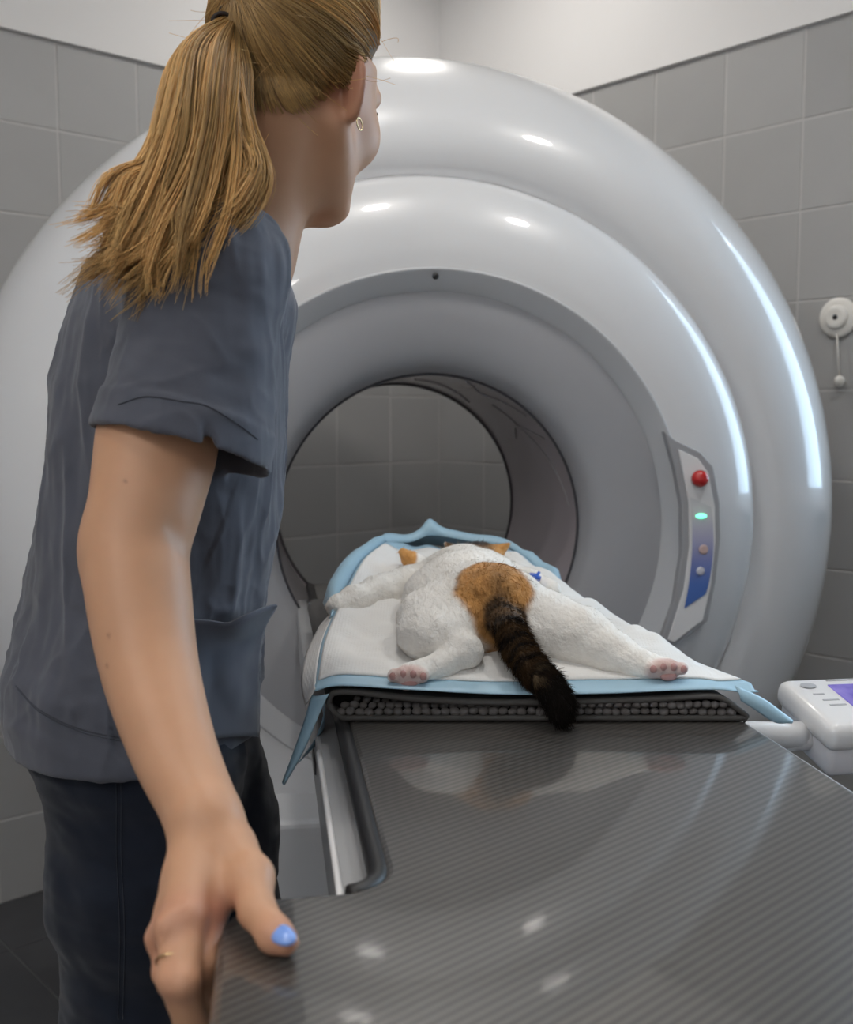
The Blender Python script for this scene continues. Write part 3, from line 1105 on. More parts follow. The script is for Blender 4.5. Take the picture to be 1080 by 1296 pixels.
# neck opening and open hem
sh.cone(NECK - UP * .015, NECK + UP * .10 + TF * .03, .052, .075, .004, 'sub')
sh.loft(LEV, TF, TR, k=.0, op='sub', grow=-.0055, zlo=Z_HEM - .03, zhi=Z_HEM + .06)
# folds
def fold(pts, r, k=.016):
    for (a, b) in zip(pts[:-1], pts[1:]):
        sh.cone(a, b, r, r * .8, k)
sp, sq = sh.verts()
sp = relax(sp, sq, 2, .5)
sn = normals(sp, sq)
w_sl = sstep(.0, .03, (sp - S_R) @ SL_N) * (sp[:, 1] < 1.03) * ((((sp - SL_B) - np.outer((sp - SL_B) @ SL_N, SL_N)) ** 2).sum(1) < .10 ** 2)
n1 = nz(sp, (24, 24, 5), 1.7, 3)            # long vertical folds
n2 = nz(sp, (9, 9, 7), 9.1, 2)
n3 = nz(sp @ np.array([[1, 0, 0], [0, 1, .0], [.9, 0, 1]]), (11, 11, 26), 4.2, 3)      # slanting creases
hem = sstep(Z_HEM + .10, Z_HEM, sp[:, 2])
c1 = (1 - np.abs(nz(sp @ np.array([[1, 0, .25], [0, 1, 0], [.0, 0, 1]]), (15, 15, 4.0), 21.0, 2))) ** 5     # sharp long creases
c2 = (1 - np.abs(nz(sp @ np.array([[1, 0, -.5], [0, 1, .3], [.6, 0, 1]]), (13, 13, 15), 33.0, 2))) ** 6   # short crumples
disp = .0045 * n1 * (1 - .6 * w_sl) + .004 * n2 * (1 - .6 * w_sl) + .0030 * np.sign(n3) * np.abs(n3) ** 1.3 * (.4 + .8 * sstep(1.15, 1.0, sp[:, 2]) + .5 * w_sl)
front_ = sstep(-.02, .06, (sp - np.array([-.285, 1.13, 0])) @ TF)
disp += .0046 * (c1 - .25) * (1 - .7 * w_sl) + .0042 * (c2 - .2) * (.15 + (.25 + .75 * front_) * sstep(1.12, .98, sp[:, 2]) + .15 * w_sl)
disp += .0025 * hem * nz(sp, (16, 16, 2), 5.5, 1)
keep = sstep(.0, .05, np.linalg.norm(sp - NECK, axis=1) - .04)
keep = keep * (.35 + .65 * sstep(Z_HEM, Z_HEM + .05, sp[:, 2]))
sp = sp + sn * (disp * keep)[:, None]
sme = mesh_np('scrub_top', sp, sq)
top = link('scrub_top', sme, M['scrub'], PERSON, True)
top['label'] = 'slate-blue short-sleeved scrub top'
bvh = BVHTree.FromPolygons([tuple(p) for p in sp], [tuple(q) for q in sq.tolist()])
CAM0 = Vector((0, 0, CAM_H))


def hit(px, py, tree=None):
    d = Vector(ray(px, py)).normalized()
    loc, n, i, t = (tree or bvh).ray_cast(CAM0, d)
    if loc is None:
        return None, None
    if n.dot(d) > 0:
        n = -n
    return np.array(loc), np.array(n)


def seam(name, pts, parent, m=None, r=.0006, lift=.0003, n=40, tree=None):
    P = []
    for px, py in catmull(pts, n):
        h_, nn = hit(px, py, tree)
        if h_ is not None and (not P or np.linalg.norm(h_ - P[-1]) < .05):
            P.append(h_ + nn * lift)
    if len(P) > 3:
        return link(name, tube_mesh(name, P, r, 5), m or M['thread'], parent, True)


# patch pocket laid over the front of the top
PU, PV = 22, 26
Vp, ok = [], True
for i in range(PU):
    s_ = i / (PU - 1)
    for j in range(PV):
        t_ = j / (PV - 1)
        topy = 782 - 30 * s_ + 10 * math.sin(s_ * math.pi)
        px = (236 + 87 * s_) + (t_ * 16) * (1 - s_) - 2 * t_
        py = topy + (934 - 4 * s_ - topy) * t_
        h_, nn = hit(px, py)
        if h_ is None:
            h_, nn = at(px, py, 1.1), np.array([0, -1.0, 0])
        lift = .0045 + .022 * (1 - t_) ** 5 * (.25 + .9 * s_)
        Vp.append(h_ + nn * lift)
Vp = np.array(Vp).reshape(PU, PV, 3)
for _ in range(5):
    for row in (0, -1):
        Vp[1:-1, row] = .5 * Vp[1:-1, row] + .25 * (Vp[:-2, row] + Vp[2:, row])
    Vp[1:-1, 1:-1] = .5 * Vp[1:-1, 1:-1] + .125 * (Vp[:-2, 1:-1] + Vp[2:, 1:-1] + Vp[1:-1, :-2] + Vp[1:-1, 2:])
pme = mesh('pocket', Vp.reshape(-1, 3), [f[::-1] for f in grid_faces(PU, PV)])
po = link('pocket', pme, M['scrub'], PERSON, True)
sm_ = po.modifiers.new('thickness', 'SOLIDIFY')
sm_.thickness = .0025
sm_.offset = 1.0
link('pocket_stitching', tube_mesh('pocket_stitching', [p + np.array([0, -.0012, 0]) for p in Vp[1:-1, 4]], .0007, 5), M['thread'], po, True)
link('pocket_stitching', tube_mesh('pocket_stitching', [p + np.array([-.0006, -.0012, 0]) for p in Vp[2, 1:]], .0007, 5), M['thread'], po, True)
seam('sleeve_stitching', [(150, 512), (185, 502), (230, 508), (262, 514), (300, 536), (326, 556)], top)
seam('hem_stitching', [(20, 868), (50, 898), (100, 922), (165, 936)], top)
seam('hem_stitching', [(22, 872), (52, 902), (102, 926), (165, 940)], top)

# trousers
tv = Vol((-.45, .90, .04), (-.10, 1.38, Z_HEM + .10), .0035)
pel = [(z, cx - .004, cy, b - .016, a - .016) for z, cx, cy, b, a in LEV if z < Z_HEM + .13]
zc = Z_HEM
extra = [(zc - .15, LEV[0, 1] + .012, 1.13, .030, .060), (zc - .12, LEV[0, 1] + .012, 1.13, .070, .120), (zc - .09, LEV[0, 1] + .011, 1.13, .092, .150)]
tv.loft(extra + [(zc - .04, LEV[0, 1] + .008, 1.13, .112, .168)] + pel[0:], TF, TR, k=.0, zhi=Z_HEM + .08)
tv.chain([(HIP_R + np.array([.002, .0, .0]), .086), (np.array([-.296, 1.05, .76]), .084), (np.array([-.303, 1.05, .60]), .068), (np.array([-.305, 1.05, .46]), .064), (np.array([-.315, 1.04, .09]), .062)], .045)
tv.chain([(HIP_L, .086), (np.array([-.268, 1.212, .74]), .082), (np.array([-.262, 1.22, .62]), .070), (np.array([-.250, 1.225, .46]), .064), (np.array([-.262, 1.22, .09]), .062)], .045)
tp, tq = tv.verts()
tp = relax(tp, tq, 2, .5)
tn = normals(tp, tq)
g1 = nz(tp @ np.array([[1, 0, 0], [0, 1, 0], [.5, .4, 1]]), (12, 12, 20), 2.2, 3)
g2 = nz(tp, (14, 14, 4), 7.2, 2)
crease = np.zeros(len(tp))
for (a, b, w) in ((at(80, 1030, 1.02), at(135, 1005, .99), .012), (at(86, 1062, 1.02), at(120, 1042, .99), .010), (at(95, 1085, 1.02), at(118, 1100, .99), .010), (at(105, 985, .99), at(150, 1010, .98), .010)):
    ba = b - a
    t_ = np.clip(((tp - a) @ ba) / (ba @ ba), 0, 1)
    crease += np.exp(-(np.linalg.norm(tp - a - t_[:, None] * ba, axis=1) / w) ** 2)
tp = tp + tn * (.0045 * g1 + .0035 * g2 + .006 * crease)[:, None]
trous = link('trousers', mesh_np('trousers', tp, tq), M['trousers'], PERSON, True)
trous['label'] = 'dark navy scrub trousers'
tb = BVHTree.FromPolygons([tuple(p) for p in tp], [tuple(q) for q in tq.tolist()])
seam('side_seam', [(146, 955), (148, 1010), (148, 1080), (152, 1180), (150, 1290)], trous, M['trousers'], tree=tb)
seam('side_seam', [(152, 955), (154, 1010), (154, 1080), (158, 1180), (156, 1290)], trous, M['trousers'], tree=tb)

# clogs
for an in (LEG_R[-1][0], LEG_L[-1][0]):
    sv = Vol(an - np.array([.10, .10, .12]), an + np.array([.24, .16, .04]), .004)
    sv.cone(np.array([an[0] - .02, an[1], .045]), np.array([an[0] + .15, an[1] + .03, .040]), .040, .040, .0)
    sv.cone(np.array([an[0] - .01, an[1], .06]), np.array([an[0] + .06, an[1] + .012, .06]), .040, .036, .02)
    sv.half(np.array([0, 0, .004]), np.array([0, 0, -1.0]), sv.lo, sv.hi)
    p_, q_ = sv.verts()
    link('shoe', mesh_np('shoe', relax(p_, q_, 1), q_), M['shoe'], PERSON, True)

# eyes, earring, nails
def ball(name, c, r, m, parent, ax=None, seg=16):
    ax = np.eye(3) if ax is None else ax
    r = np.broadcast_to(np.asarray(r, float), (3,))
    V, Fc = [], []
    for i in range(seg // 2 + 1):
        th_ = math.pi * i / (seg // 2)
        for k in range(seg):
            a = 2 * math.pi * k / seg
            q = (math.sin(th_) * math.cos(a), math.sin(th_) * math.sin(a), math.cos(th_))
            V.append(c + ax[0] * q[0] * r[0] + ax[1] * q[1] * r[1] + ax[2] * q[2] * r[2])
    for i in range(seg // 2):
        for k in range(seg):
            Fc.append((i * seg + k, (i + 1) * seg + k, (i + 1) * seg + (k + 1) % seg, i * seg + (k + 1) % seg))
    return link(name, mesh(name, V, Fc), m, parent, True)


for sx in (-1, 1):
    e_ = ball('eye', hd(sx * .031, .0790, .004), .0118, M['eye'], PERSON)
    ball('iris', hd(sx * .031, .0865, .003), (.0056, .0056, .0056), M['iris'], e_)
    P = [hd(sx * (.031 + .016 * math.cos(a)), .090 - .010 * abs(math.cos(a)), .004 + .006 * math.sin(a)) for a in np.linspace(.1, math.pi - .1, 12)]
    link('eyelashes', tube_mesh('eyelashes', P, .0012, 5), M['hair_tie'], PERSON, True)
lobe = hd(.0835, -.010, -.056)
P = [lobe + HF * (.0055 * math.sin(a)) + UP * (-.0055 + .0055 * math.cos(a)) + HR * .002 for a in np.linspace(0, 2 * math.pi, 25)[:-1]]
link('earring', tube_mesh('earring', P, .0007, 6, closed=True), M['gold'], PERSON, True)
tdir = thumb[-1][0] - thumb[-2][0]
tdir /= np.linalg.norm(tdir)
tup = np.array([-.05, -.55, .8]); tup -= tdir * np.dot(tup, tdir); tup /= np.linalg.norm(tup)
ball('thumb_nail', thumb[-1][0] + tup * .0062 - tdir * .001, (.0130, .0066, .0038), M['nail'], PERSON, np.array([tdir, np.cross(tup, tdir), tup]))
for f in fingers:
    td = f[-1][0] - f[-2][0]; td /= np.linalg.norm(td)
    tu = np.array([-.8, -.6, -.1]); tu -= td * np.dot(tu, td); tu /= np.linalg.norm(tu)
    ball('finger_nail', f[-1][0] + tu * .0048, (.0085, .0055, .0030), M['nail'], PERSON, np.array([td, np.cross(tu, td), tu]), 12)
rg = fingers[2][0][0] * .35 + fingers[2][1][0] * .65
rd = fingers[2][1][0] - fingers[2][0][0]; rd /= np.linalg.norm(rd)
r1 = np.cross(rd, UP); r1 /= np.linalg.norm(r1); r2 = np.cross(rd, r1)
link('ring', tube_mesh('ring', [rg + (r1 * math.cos(a) + r2 * math.sin(a)) * .0100 for a in np.linspace(0, 2 * math.pi, 25)[:-1]], .0008, 6, closed=True), M['gold'], PERSON, True)


# hair: thousands of fine strands, three-sided tubes in one mesh
def strands(paths, radii, cols):
    """paths (n, m, 3), radii (n, m), cols (n, m, 3) -> verts, quads, colours"""
    n, m = paths.shape[:2]
    T_ = np.gradient(paths, axis=1)
    T_ /= np.linalg.norm(T_, axis=2)[..., None] + 1e-9
    ref = np.array([.31, -.93, .2])
    N_ = np.cross(T_, ref)
    N_ /= np.linalg.norm(N_, axis=2)[..., None] + 1e-9
    B_ = np.cross(T_, N_)
    ring = [paths + radii[..., None] * (N_ * math.cos(a) + B_ * math.sin(a)) for a in (0, 2.094, 4.189)]
    V = np.stack(ring, 2).reshape(-1, 3)
    idx = np.arange(n * m * 3).reshape(n, m, 3)
    Q = []
    for k in range(3):
        k2 = (k + 1) % 3
        Q.append(np.stack([idx[:, :-1, k], idx[:, :-1, k2], idx[:, 1:, k2], idx[:, 1:, k]], -1).reshape(-1, 4))
    C = np.repeat(cols[:, :, None, :], 3, 2).reshape(-1, 3)
    return V, np.concatenate(Q), C


BLOND = np.array([.95, .605, .235])
DARKB = np.array([.32, .17, .06])


def hair_cols(n, m, dark=0.0):
    t = np.clip(RNG.normal(.68 - dark, .24, n), 0, 1.15)[:, None]
    c = DARKB * (1 - t) + BLOND * t
    return np.repeat(c[:, None, :], m, 1)


HC = np.array([0, -.012, .035])
HRAD = np.array([.0785, .0995, .0935])
TIE = np.array([0, -.106, .036])


def hair_ok(q):
    """is this direction of the scalp (unit vector in head axes) covered by hair?"""
    x, y, z = q
    line = np.interp(y, [-1.0, -.6, -.2, .05, .25, .45, .62, .75], [-.97, -.95, -.86, -.52, -.05, .20, .45, .80])
    return z > line


n_s = 4200
roots = []
while len(roots) < n_s:
    q = RNG.normal(size=3)
    q /= np.linalg.norm(q)
    if hair_ok(q):
        roots.append(q)
while len(roots) < n_s + 2600:          # denser along the nape and behind the ears
    q = RNG.normal(size=3)
    q /= np.linalg.norm(q)
    if hair_ok(q) and not hair_ok(q - np.array([0, 0, .30])) and q[1] < .15:
        roots.append(q)
n_s = len(roots)
roots = np.array(roots)
tq_ = (TIE - HC) / HRAD
tq_ /= np.linalg.norm(tq_)
mS = 14
tt = np.linspace(0, 1, mS)
om = np.arccos(np.clip(roots @ tq_, -1, 1))[:, None]
A_ = np.sin((1 - tt)[None] * om) / np.sin(om)
B_ = np.sin(tt[None] * om) / np.sin(om)
U_ = A_[..., None] * roots[:, None, :] + B_[..., None] * tq_
lay = RNG.uniform(.995, 1.045, n_s)[:, None]
wave = .012 * np.sin(tt[None] * 7 + RNG.uniform(0, 6.28, n_s)[:, None]) * np.sin(math.pi * tt)[None]
rad = lay * (.985 + .045 * np.sin(math.pi * tt) ** .7)[None] + wave * .5
# clumps: neighbouring strands share a sideways wander, so locks and partings show
cl = np.array([mnoise.noise(Vector((q * 7).tolist())) for q in roots])[:, None] * .05 * np.sin(math.pi * tt)[None]
side = np.cross(roots, tq_)
side /= np.linalg.norm(side, axis=1)[:, None] + 1e-9
loc = U_ * rad[..., None] + side[:, None, :] * (cl + wave)[..., None]
# gather at the elastic
gather = sstep(.80, 1.0, tt)[None, :, None]
loc = HC + loc * HRAD
loc = loc * (1 - gather) + gather * (TIE + RNG.normal(0, .0048, (n_s, 1, 3)))
pw = HEAD + loc @ HAX


def sample(vol, P):
    q = (P - vol.lo) / vol.h
    i = np.clip(np.floor(q).astype(int), 0, vol.n - 2)
    f = np.clip(q - i, 0, 1)
    out = 0
    for dx in (0, 1):
        for dy in (0, 1):
            for dz in (0, 1):
                w = (f[..., 0] if dx else 1 - f[..., 0]) * (f[..., 1] if dy else 1 - f[..., 1]) * (f[..., 2] if dz else 1 - f[..., 2])
                out = out + w * vol.A[i[..., 0] + dx, i[..., 1] + dy, i[..., 2] + dz]
    return out


hc_w = HEAD + HC @ HAX
for _ in range(3):
    dS = sample(body_v, pw)
    outw = pw - hc_w
    outw /= np.linalg.norm(outw, axis=2)[..., None]
    need = np.clip(.0035 * lay * 1.0 - dS, 0, .02)
    pw = pw + outw * need[..., None]
rs = np.full((n_s, mS), .00062) * np.clip(.6 + 3 * tt, .6, 1)[None]
cs = hair_cols(n_s, mS)
groove = np.array([mnoise.noise(Vector((q * 9 + 3.1).tolist())) for q in roots])
cs *= (1 + .45 * groove)[:, None, None]
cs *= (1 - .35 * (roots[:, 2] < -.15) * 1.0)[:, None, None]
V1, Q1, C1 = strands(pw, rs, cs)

locks = [
    ([(290, 34, 1.040), (268, 76, .995), (258, 130, .968), (255, 190, .950), (243, 250, .930), (222, 310, .905), (206, 360, .895)], [.009, .026, .034, .034, .028, .020, .010], 900),
    ([(289, 34, 1.040), (250, 78, .995), (238, 140, .965), (226, 205, .945), (195, 262, .925), (155, 300, .910), (118, 318, .900)], [.009, .024, .027, .026, .023, .016, .010], 900),
    ([(289, 34, 1.040), (252, 80, .995), (236, 150, .960), (216, 220, .935), (190, 280, .912), (160, 325, .900), (130, 350, .895)], [.009, .022, .025, .024, .020, .014, .008], 700),
    ([(291, 34, 1.040), (290, 90, 1.0), (288, 150, .975), (285, 210, .955), (268, 270, .930), (235, 320, .905), (204, 372, .890)], [.008, .014, .018, .020, .016, .012, .005], 600),
    ([(293, 36, 1.042), (302, 90, 1.005), (302, 145, .985), (318, 195, .965), (322, 228, .950), (298, 268, .930), (255, 305, .910)], [.007, .009, .010, .009, .008, .008, .006], 420),
    ([(288, 34, 1.040), (240, 90, .990), (222, 160, .960), (196, 222, .940), (165, 240, .925), (150, 285, .915), (122, 302, .905)], [.008, .018, .016, .014, .014, .012, .009], 420),
]
Vs, Qs, Cs, off = [V1], [Q1], [C1], len(V1)
mP = 24
tp_ = np.linspace(0, 1, mP)
for gl, sprd, n_ in locks:
    ctl = catmull([at(*g) for g in gl], mP)
    spr = catmull(np.array(sprd)[:, None], mP)[:, 0]
    T_, N_, B_ = frames(ctl)
    n_sub = 6 + n_ // 36
    for sub in range(n_sub):
        # each lock is a bundle of tapering wisps with a wave of its own
        a0, r0, tw0_ = RNG.uniform(0, 6.28), math.sqrt(RNG.uniform(0, 1)), RNG.normal(0, .6)
        ph, am, fq = RNG.uniform(0, 6.28), RNG.uniform(.002, .007), RNG.uniform(5, 10)
        ej = RNG.normal(0, 1, 3) * np.array([.016, .006, .014])
        aa = a0 + tw0_ * tp_
        g_ = ctl + (r0 * np.cos(aa) * spr)[:, None] * N_ + (r0 * np.sin(aa) * spr * .8)[:, None] * B_
        g_ = g_ + (am * np.sin(fq * tp_ + ph) * tp_)[:, None] * N_ + (am * .7 * np.cos(fq * tp_ + ph) * tp_)[:, None] * B_ + (tp_ ** 2.5)[:, None] * ej
        k_ = int(n_ / n_sub * 1.5)
        wr_ = RNG.uniform(.0028, .0060) * (.5 + 1.0 * np.sin(math.pi * np.clip(tp_ * .9 + .05, 0, 1)) ** .8) * (1 - .5 * tp_ ** 4)
        ang, rr = RNG.uniform(0, 6.28, k_), np.sqrt(RNG.uniform(0, 1, k_))
        pth = g_[None] + (rr[:, None] * np.cos(ang)[:, None] * wr_[None])[..., None] * N_[None] + (rr[:, None] * np.sin(ang)[:, None] * wr_[None])[..., None] * B_[None]
        pth = pth + RNG.normal(0, .0035, (k_, 1, 3)) * (tp_ ** 2)[None, :, None]
        cut = RNG.uniform(.84, 1.03, k_) * RNG.uniform(.88, 1.02)
        tnew = tp_[None] * cut[:, None]
        i0 = np.clip((tnew * (mP - 1)).astype(int), 0, mP - 2)
        fr = np.clip(tnew * (mP - 1) - i0, 0, 1.6)[..., None]
        ar = np.arange(k_)[:, None]
        pth = pth[ar, i0] * (1 - fr) + pth[ar, i0 + 1] * fr
        ra = .00052 * (1 - .65 * tp_[None] ** 3) * np.ones((k_, 1))
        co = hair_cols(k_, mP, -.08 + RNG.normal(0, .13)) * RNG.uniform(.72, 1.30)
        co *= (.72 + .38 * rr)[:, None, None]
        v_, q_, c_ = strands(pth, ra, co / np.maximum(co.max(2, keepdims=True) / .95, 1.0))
        Vs.append(v_); Qs.append(q_ + off); Cs.append(c_); off += len(v_)
# flyaway hairs
n_ = 110
f0 = roots[RNG.integers(0, n_s, n_)]
base_ = HEAD + (HC + f0 * HRAD * 1.03) @ HAX
dirs = RNG.normal(0, 1, (n_, 3)) * .5 + (f0 @ HAX) + np.array([0, 0, -.3])
ts_ = np.linspace(0, 1, 8)
pth = base_[:, None] + dirs[:, None] * ts_[None, :, None] * .028 + RNG.normal(0, .014, (n_, 1, 3)) * (ts_ ** 2)[None, :, None]
v_, q_, c_ = strands(pth, np.full((n_, 8), .00022), hair_cols(n_, 8, .0))
Vs.append(v_); Qs.append(q_ + off); Cs.append(c_); off += len(v_)
me = mesh_np('hair', np.concatenate(Vs), np.concatenate(Qs))
color_attr(me, np.concatenate(Cs))
hair = link('hair', me, M['hair'], PERSON, True)
hair['label'] = 'blond hair in a ponytail'
hair['kind'] = 'stuff'
# scalp cap under the strands
V, C, nu_, nv_ = [], [], 48, 26
for i in range(nu_):
    a = 2 * math.pi * i / nu_
    for j in range(nv_):
        b = math.pi * (j / (nv_ - 1)) * .72
        q = np.array([math.sin(b) * math.cos(a), math.sin(b) * math.sin(a), math.cos(b)])
        k_ = 1.0 if hair_ok(q) else .90
        v = HEAD + (HC + q * HRAD * k_) @ HAX
        if k_ == 1.0:
            for _ in range(3):
                v = v + (q @ HAX) * max(0.0, .0012 - float(sample(body_v, v[None])[0]))
        V.append(v)
me = mesh('scalp_hair', V, grid_faces(nu_, nv_, True))
link('scalp_hair', me, mat('hair_roots', (.15, .085, .035), .6, noise=.3, noise_scale=150), hair, True)
tw0 = at(290, 32, 1.041)
ax_ = at(280, 55, 1.018) - tw0
ax_ /= np.linalg.norm(ax_)
q1 = np.cross(ax_, UP); q1 /= np.linalg.norm(q1); q2 = np.cross(ax_, q1)
for k in range(4):
    P = [tw0 + ax_ * (-.005 + .0035 * k + .0012 * math.sin(2 * a + k)) + (q1 * math.cos(a) + q2 * math.sin(a)) * (.0135 + .0020 * math.sin(3 * a + 1.7 * k)) for a in np.linspace(0, 2 * math.pi, 33)[:-1]]
    link('hair_elastic', tube_mesh('hair_elastic', P, .0021, 6, closed=True), M['hair_tie'], PERSON, True)

# ------------------------------------------------------------------ beaded mat under the cat
M['mat_cloth'] = mat('charcoal_mat_fabric', (.075, .072, .070), .75, noise=.15, noise_scale=80, bump=.3, bump_scale=700)
M['mat_inside'] = mat('black_mat_inside', (.012, .012, .012), .9)
M['bead'] = mat('grey_chenille_bead', (.17, .16, .16), .6, noise=.35, noise_scale=160, bump=.6, bump_scale=900)
MY = 1.112
loop_px = [(413, 889), (416, 879), (424, 873), (450, 872), (500, 878), (560, 883), (640, 885), (730, 884), (830, 881), (895, 877), (918, 882), (934, 893), (947, 904), (944, 909), (930, 911),
           (820, 911), (700, 912), (560, 912.5), (460, 912.5), (436, 911), (421, 902)]
n_loop = 120
loop = catmull(np.vstack([loop_px, loop_px[:1]]), n_loop + 1)[:-1]
P0 = np.array([at(x, y, MY) for x, y in loop])
P0[:, 2] = np.maximum(P0[:, 2], TZ + .0012)
cen = P0.mean(0)
Tn = np.roll(P0, -1, 0) - np.roll(P0, 1, 0)
Tn /= np.linalg.norm(Tn, axis=1)[:, None]
inn = np.cross(Tn, np.array([0, 1.0, 0]))
if np.dot(inn[60], cen - P0[60]) < 0 and np.dot(inn[5], cen - P0[5]) < 0:
    inn = -inn
P1 = P0 + inn * .0050
back = AX * .56
rows_ = [P0 + np.array([0, .003, 0]), P0, (P0 + P1) / 2 - np.array([0, .003, 0]), P1, P1 + np.array([0, .003, 0]), P1 + back]
rows_ = [P0 + back] + rows_
V = np.stack(rows_, 1).reshape(-1, 3)
mat_o = tag(empty('beaded_mat', (cen[0], MY, TZ)), 'folded charcoal mat with knobbly beads at its open end under the cat', 'mat')
link('mat_cover', mesh('mat_cover', V, grid_faces(n_loop, len(rows_), True)), M['mat_cloth'], mat_o, True)
# black sheet a little way in paints the dark inside of the fold
Vb = np.vstack([P1 + AX * .022])
link('mat_dark_sheet', mesh('mat_dark_sheet', Vb, [tuple(range(n_loop))]), M['mat_inside'], mat_o)
# piping round the open edge
link('piping', tube_mesh('piping', (P0 * .45 + P1 * .55) - np.array([0, .0035, 0]), .0032, 8, closed=True), M['mat_cloth'], mat_o, True)
bead_src = None
bbm = bmesh.new()
bmesh.ops.create_icosphere(bbm, subdivisions=2, radius=1.0)
bead_me = bm_mesh('bead', bbm)
bead_me.materials.append(M['bead'])
bead_me.polygons.foreach_set('use_smooth', [True] * len(bead_me.polygons))
lo_y = lambda x: 899.5 + (.5 if x < 500 else 0)
n_b = 0
for row, (x0, x1, dy, step, r, back_) in enumerate(((432, 936, 0, 12.1, .0050, .001), (437, 930, -8.2, 11.6, .0045, .007), (452, 700, -15.2, 11.8, .0040, .012), (706, 916, -9.0, 11.2, .0044, -.001))):
    x = x0
    while x < x1:
        yy = 900.5 + dy + random.uniform(-.8, .8)
        if row == 2:
            yy = float(np.interp(x, [424, 450, 520, 640, 730], [884, 884, 890, 893, 893]))
        if not (row == 1 and x < 455 and False):
            o = bpy.data.objects.new('bead', bead_me)
            COL.objects.link(o)
            o.parent = mat_o
            o.matrix_parent_inverse = Matrix.Translation(-Vector(mat_o.location))
            o.location = at(x, yy, MY + back_)
            rr = r * random.uniform(.9, 1.1)
            o.scale = (rr * 1.12, rr * 1.3, rr * .92)
            o.rotation_euler = (random.uniform(-.4, .4), random.uniform(-.3, .3), random.uniform(-.6, .6))
            n_b += 1
        x += step * random.uniform(.93, 1.05)

# ------------------------------------------------------------------ absorbent pad
def pad_material():
    m = mat('white_quilted_pad', (.80, .79, .77), .8, noise=.03, noise_scale=40)
    nt = m.node_tree
    p = nt.nodes['Principled BSDF']
    tc = nt.nodes.new('ShaderNodeTexCoord')
    vo = nt.nodes.new('ShaderNodeTexVoronoi')
    vo.inputs['Scale'].default_value = 260
    vo.inputs['Randomness'].default_value = .25
    nt.links.new(tc.outputs['Object'], vo.inputs['Vector'])
    b = nt.nodes.new('ShaderNodeBump')
    b.inputs['Strength'].default_value = .35
    b.inputs['Distance'].default_value = .0015
    nt.links.new(vo.outputs['Distance'], b.inputs['Height'])
    nt.links.new(b.outputs['Normal'], p.inputs['Normal'])
    return m


M['pad'] = pad_material()
M['pad_blue'] = mat('pale_blue_film', (.36, .55, .68), .45, noise=.05, noise_scale=30, bump=.15, bump_scale=60)
left_e = catmull([at(398, 874, 1.108), at(402, 842, 1.18), at(410, 805, 1.27), at(432, 758, 1.40), at(458, 710, 1.57), at(488, 686, 1.72)], 60)
right_e = catmull([at(960, 886, 1.118), at(905, 856, 1.19), at(850, 822, 1.28), at(790, 788, 1.40), at(728, 752, 1.55), at(684, 722, 1.68)], 60)
front_e = catmull([at(398, 874, 1.108), at(430, 867, 1.106), at(520, 872, 1.104), at(640, 878, 1.104), at(760, 877, 1.104), at(880, 872, 1.107), at(930, 874, 1.11), at(960, 886, 1.118)], 60)
far_e = catmull([at(488, 686, 1.72), at(520, 684, 1.75), at(548, 676, 1.76), at(600, 684, 1.76), at(645, 692, 1.74), at(684, 722, 1.68)], 60)
PN = 60
sU = np.linspace(0, 1, PN)
padG = np.zeros((PN, PN, 3))
for i, s_ in enumerate(sU):
    for j, t_ in enumerate(sU):
        ruled = left_e[j] * (1 - s_) + right_e[j] * s_ + front_e[i] * (1 - t_) + far_e[i] * t_
        bil = (1 - s_) * (1 - t_) * front_e[0] + s_ * (1 - t_) * front_e[-1] + (1 - s_) * t_ * far_e[0] + s_ * t_ * far_e[-1]
        padG[i, j] = ruled - bil
flat_ = padG.reshape(-1, 3)
wr = nz(flat_ * np.array([1, 1, 0]), (9, 13, 1), 2.0, 3).reshape(PN, PN)
ss, tt2 = np.meshgrid(sU, sU, indexing='ij')
env = np.clip(np.minimum(ss, 1 - ss) * 8, 0, 1) * np.clip(tt2 * 3, 0, 1)
padG[:, :, 2] += (.015 * wr + .006) * env - .022 * env * np.sin(math.pi * ss) * sstep(.15, .5, tt2)
floor_z = np.where(padG[:, :, 1] < 1.68, TZ + .037, TZ + .02)
padG[:, :, 2] = np.maximum(padG[:, :, 2], floor_z - .006 * (tt2 < .03))
bw = 3
pad = tag(empty('absorbent_pad', (cen[0], 1.4, TZ + .035)), 'white quilted absorbent pad with pale blue border spread beneath the cat', 'pad')


def sheet(name, Gd, m, parent, thick, off=-1.0, flip=False):
    a, b = Gd.shape[:2]
    Fc = grid_faces(a, b)
    if flip:
        Fc = [f[::-1] for f in Fc]
    o = link(name, mesh(name, Gd.reshape(-1, 3), Fc), m, parent, True)
    md = o.modifiers.new('thickness', 'SOLIDIFY')
    md.thickness = thick
    md.offset = off
    return o


sheet('absorbent_layer', padG[1:-1, 4:-2] + np.array([0, 0, .0022]), M['pad'], pad, .002)
sheet('blue_backing', padG, M['pad_blue'], pad, .0012)
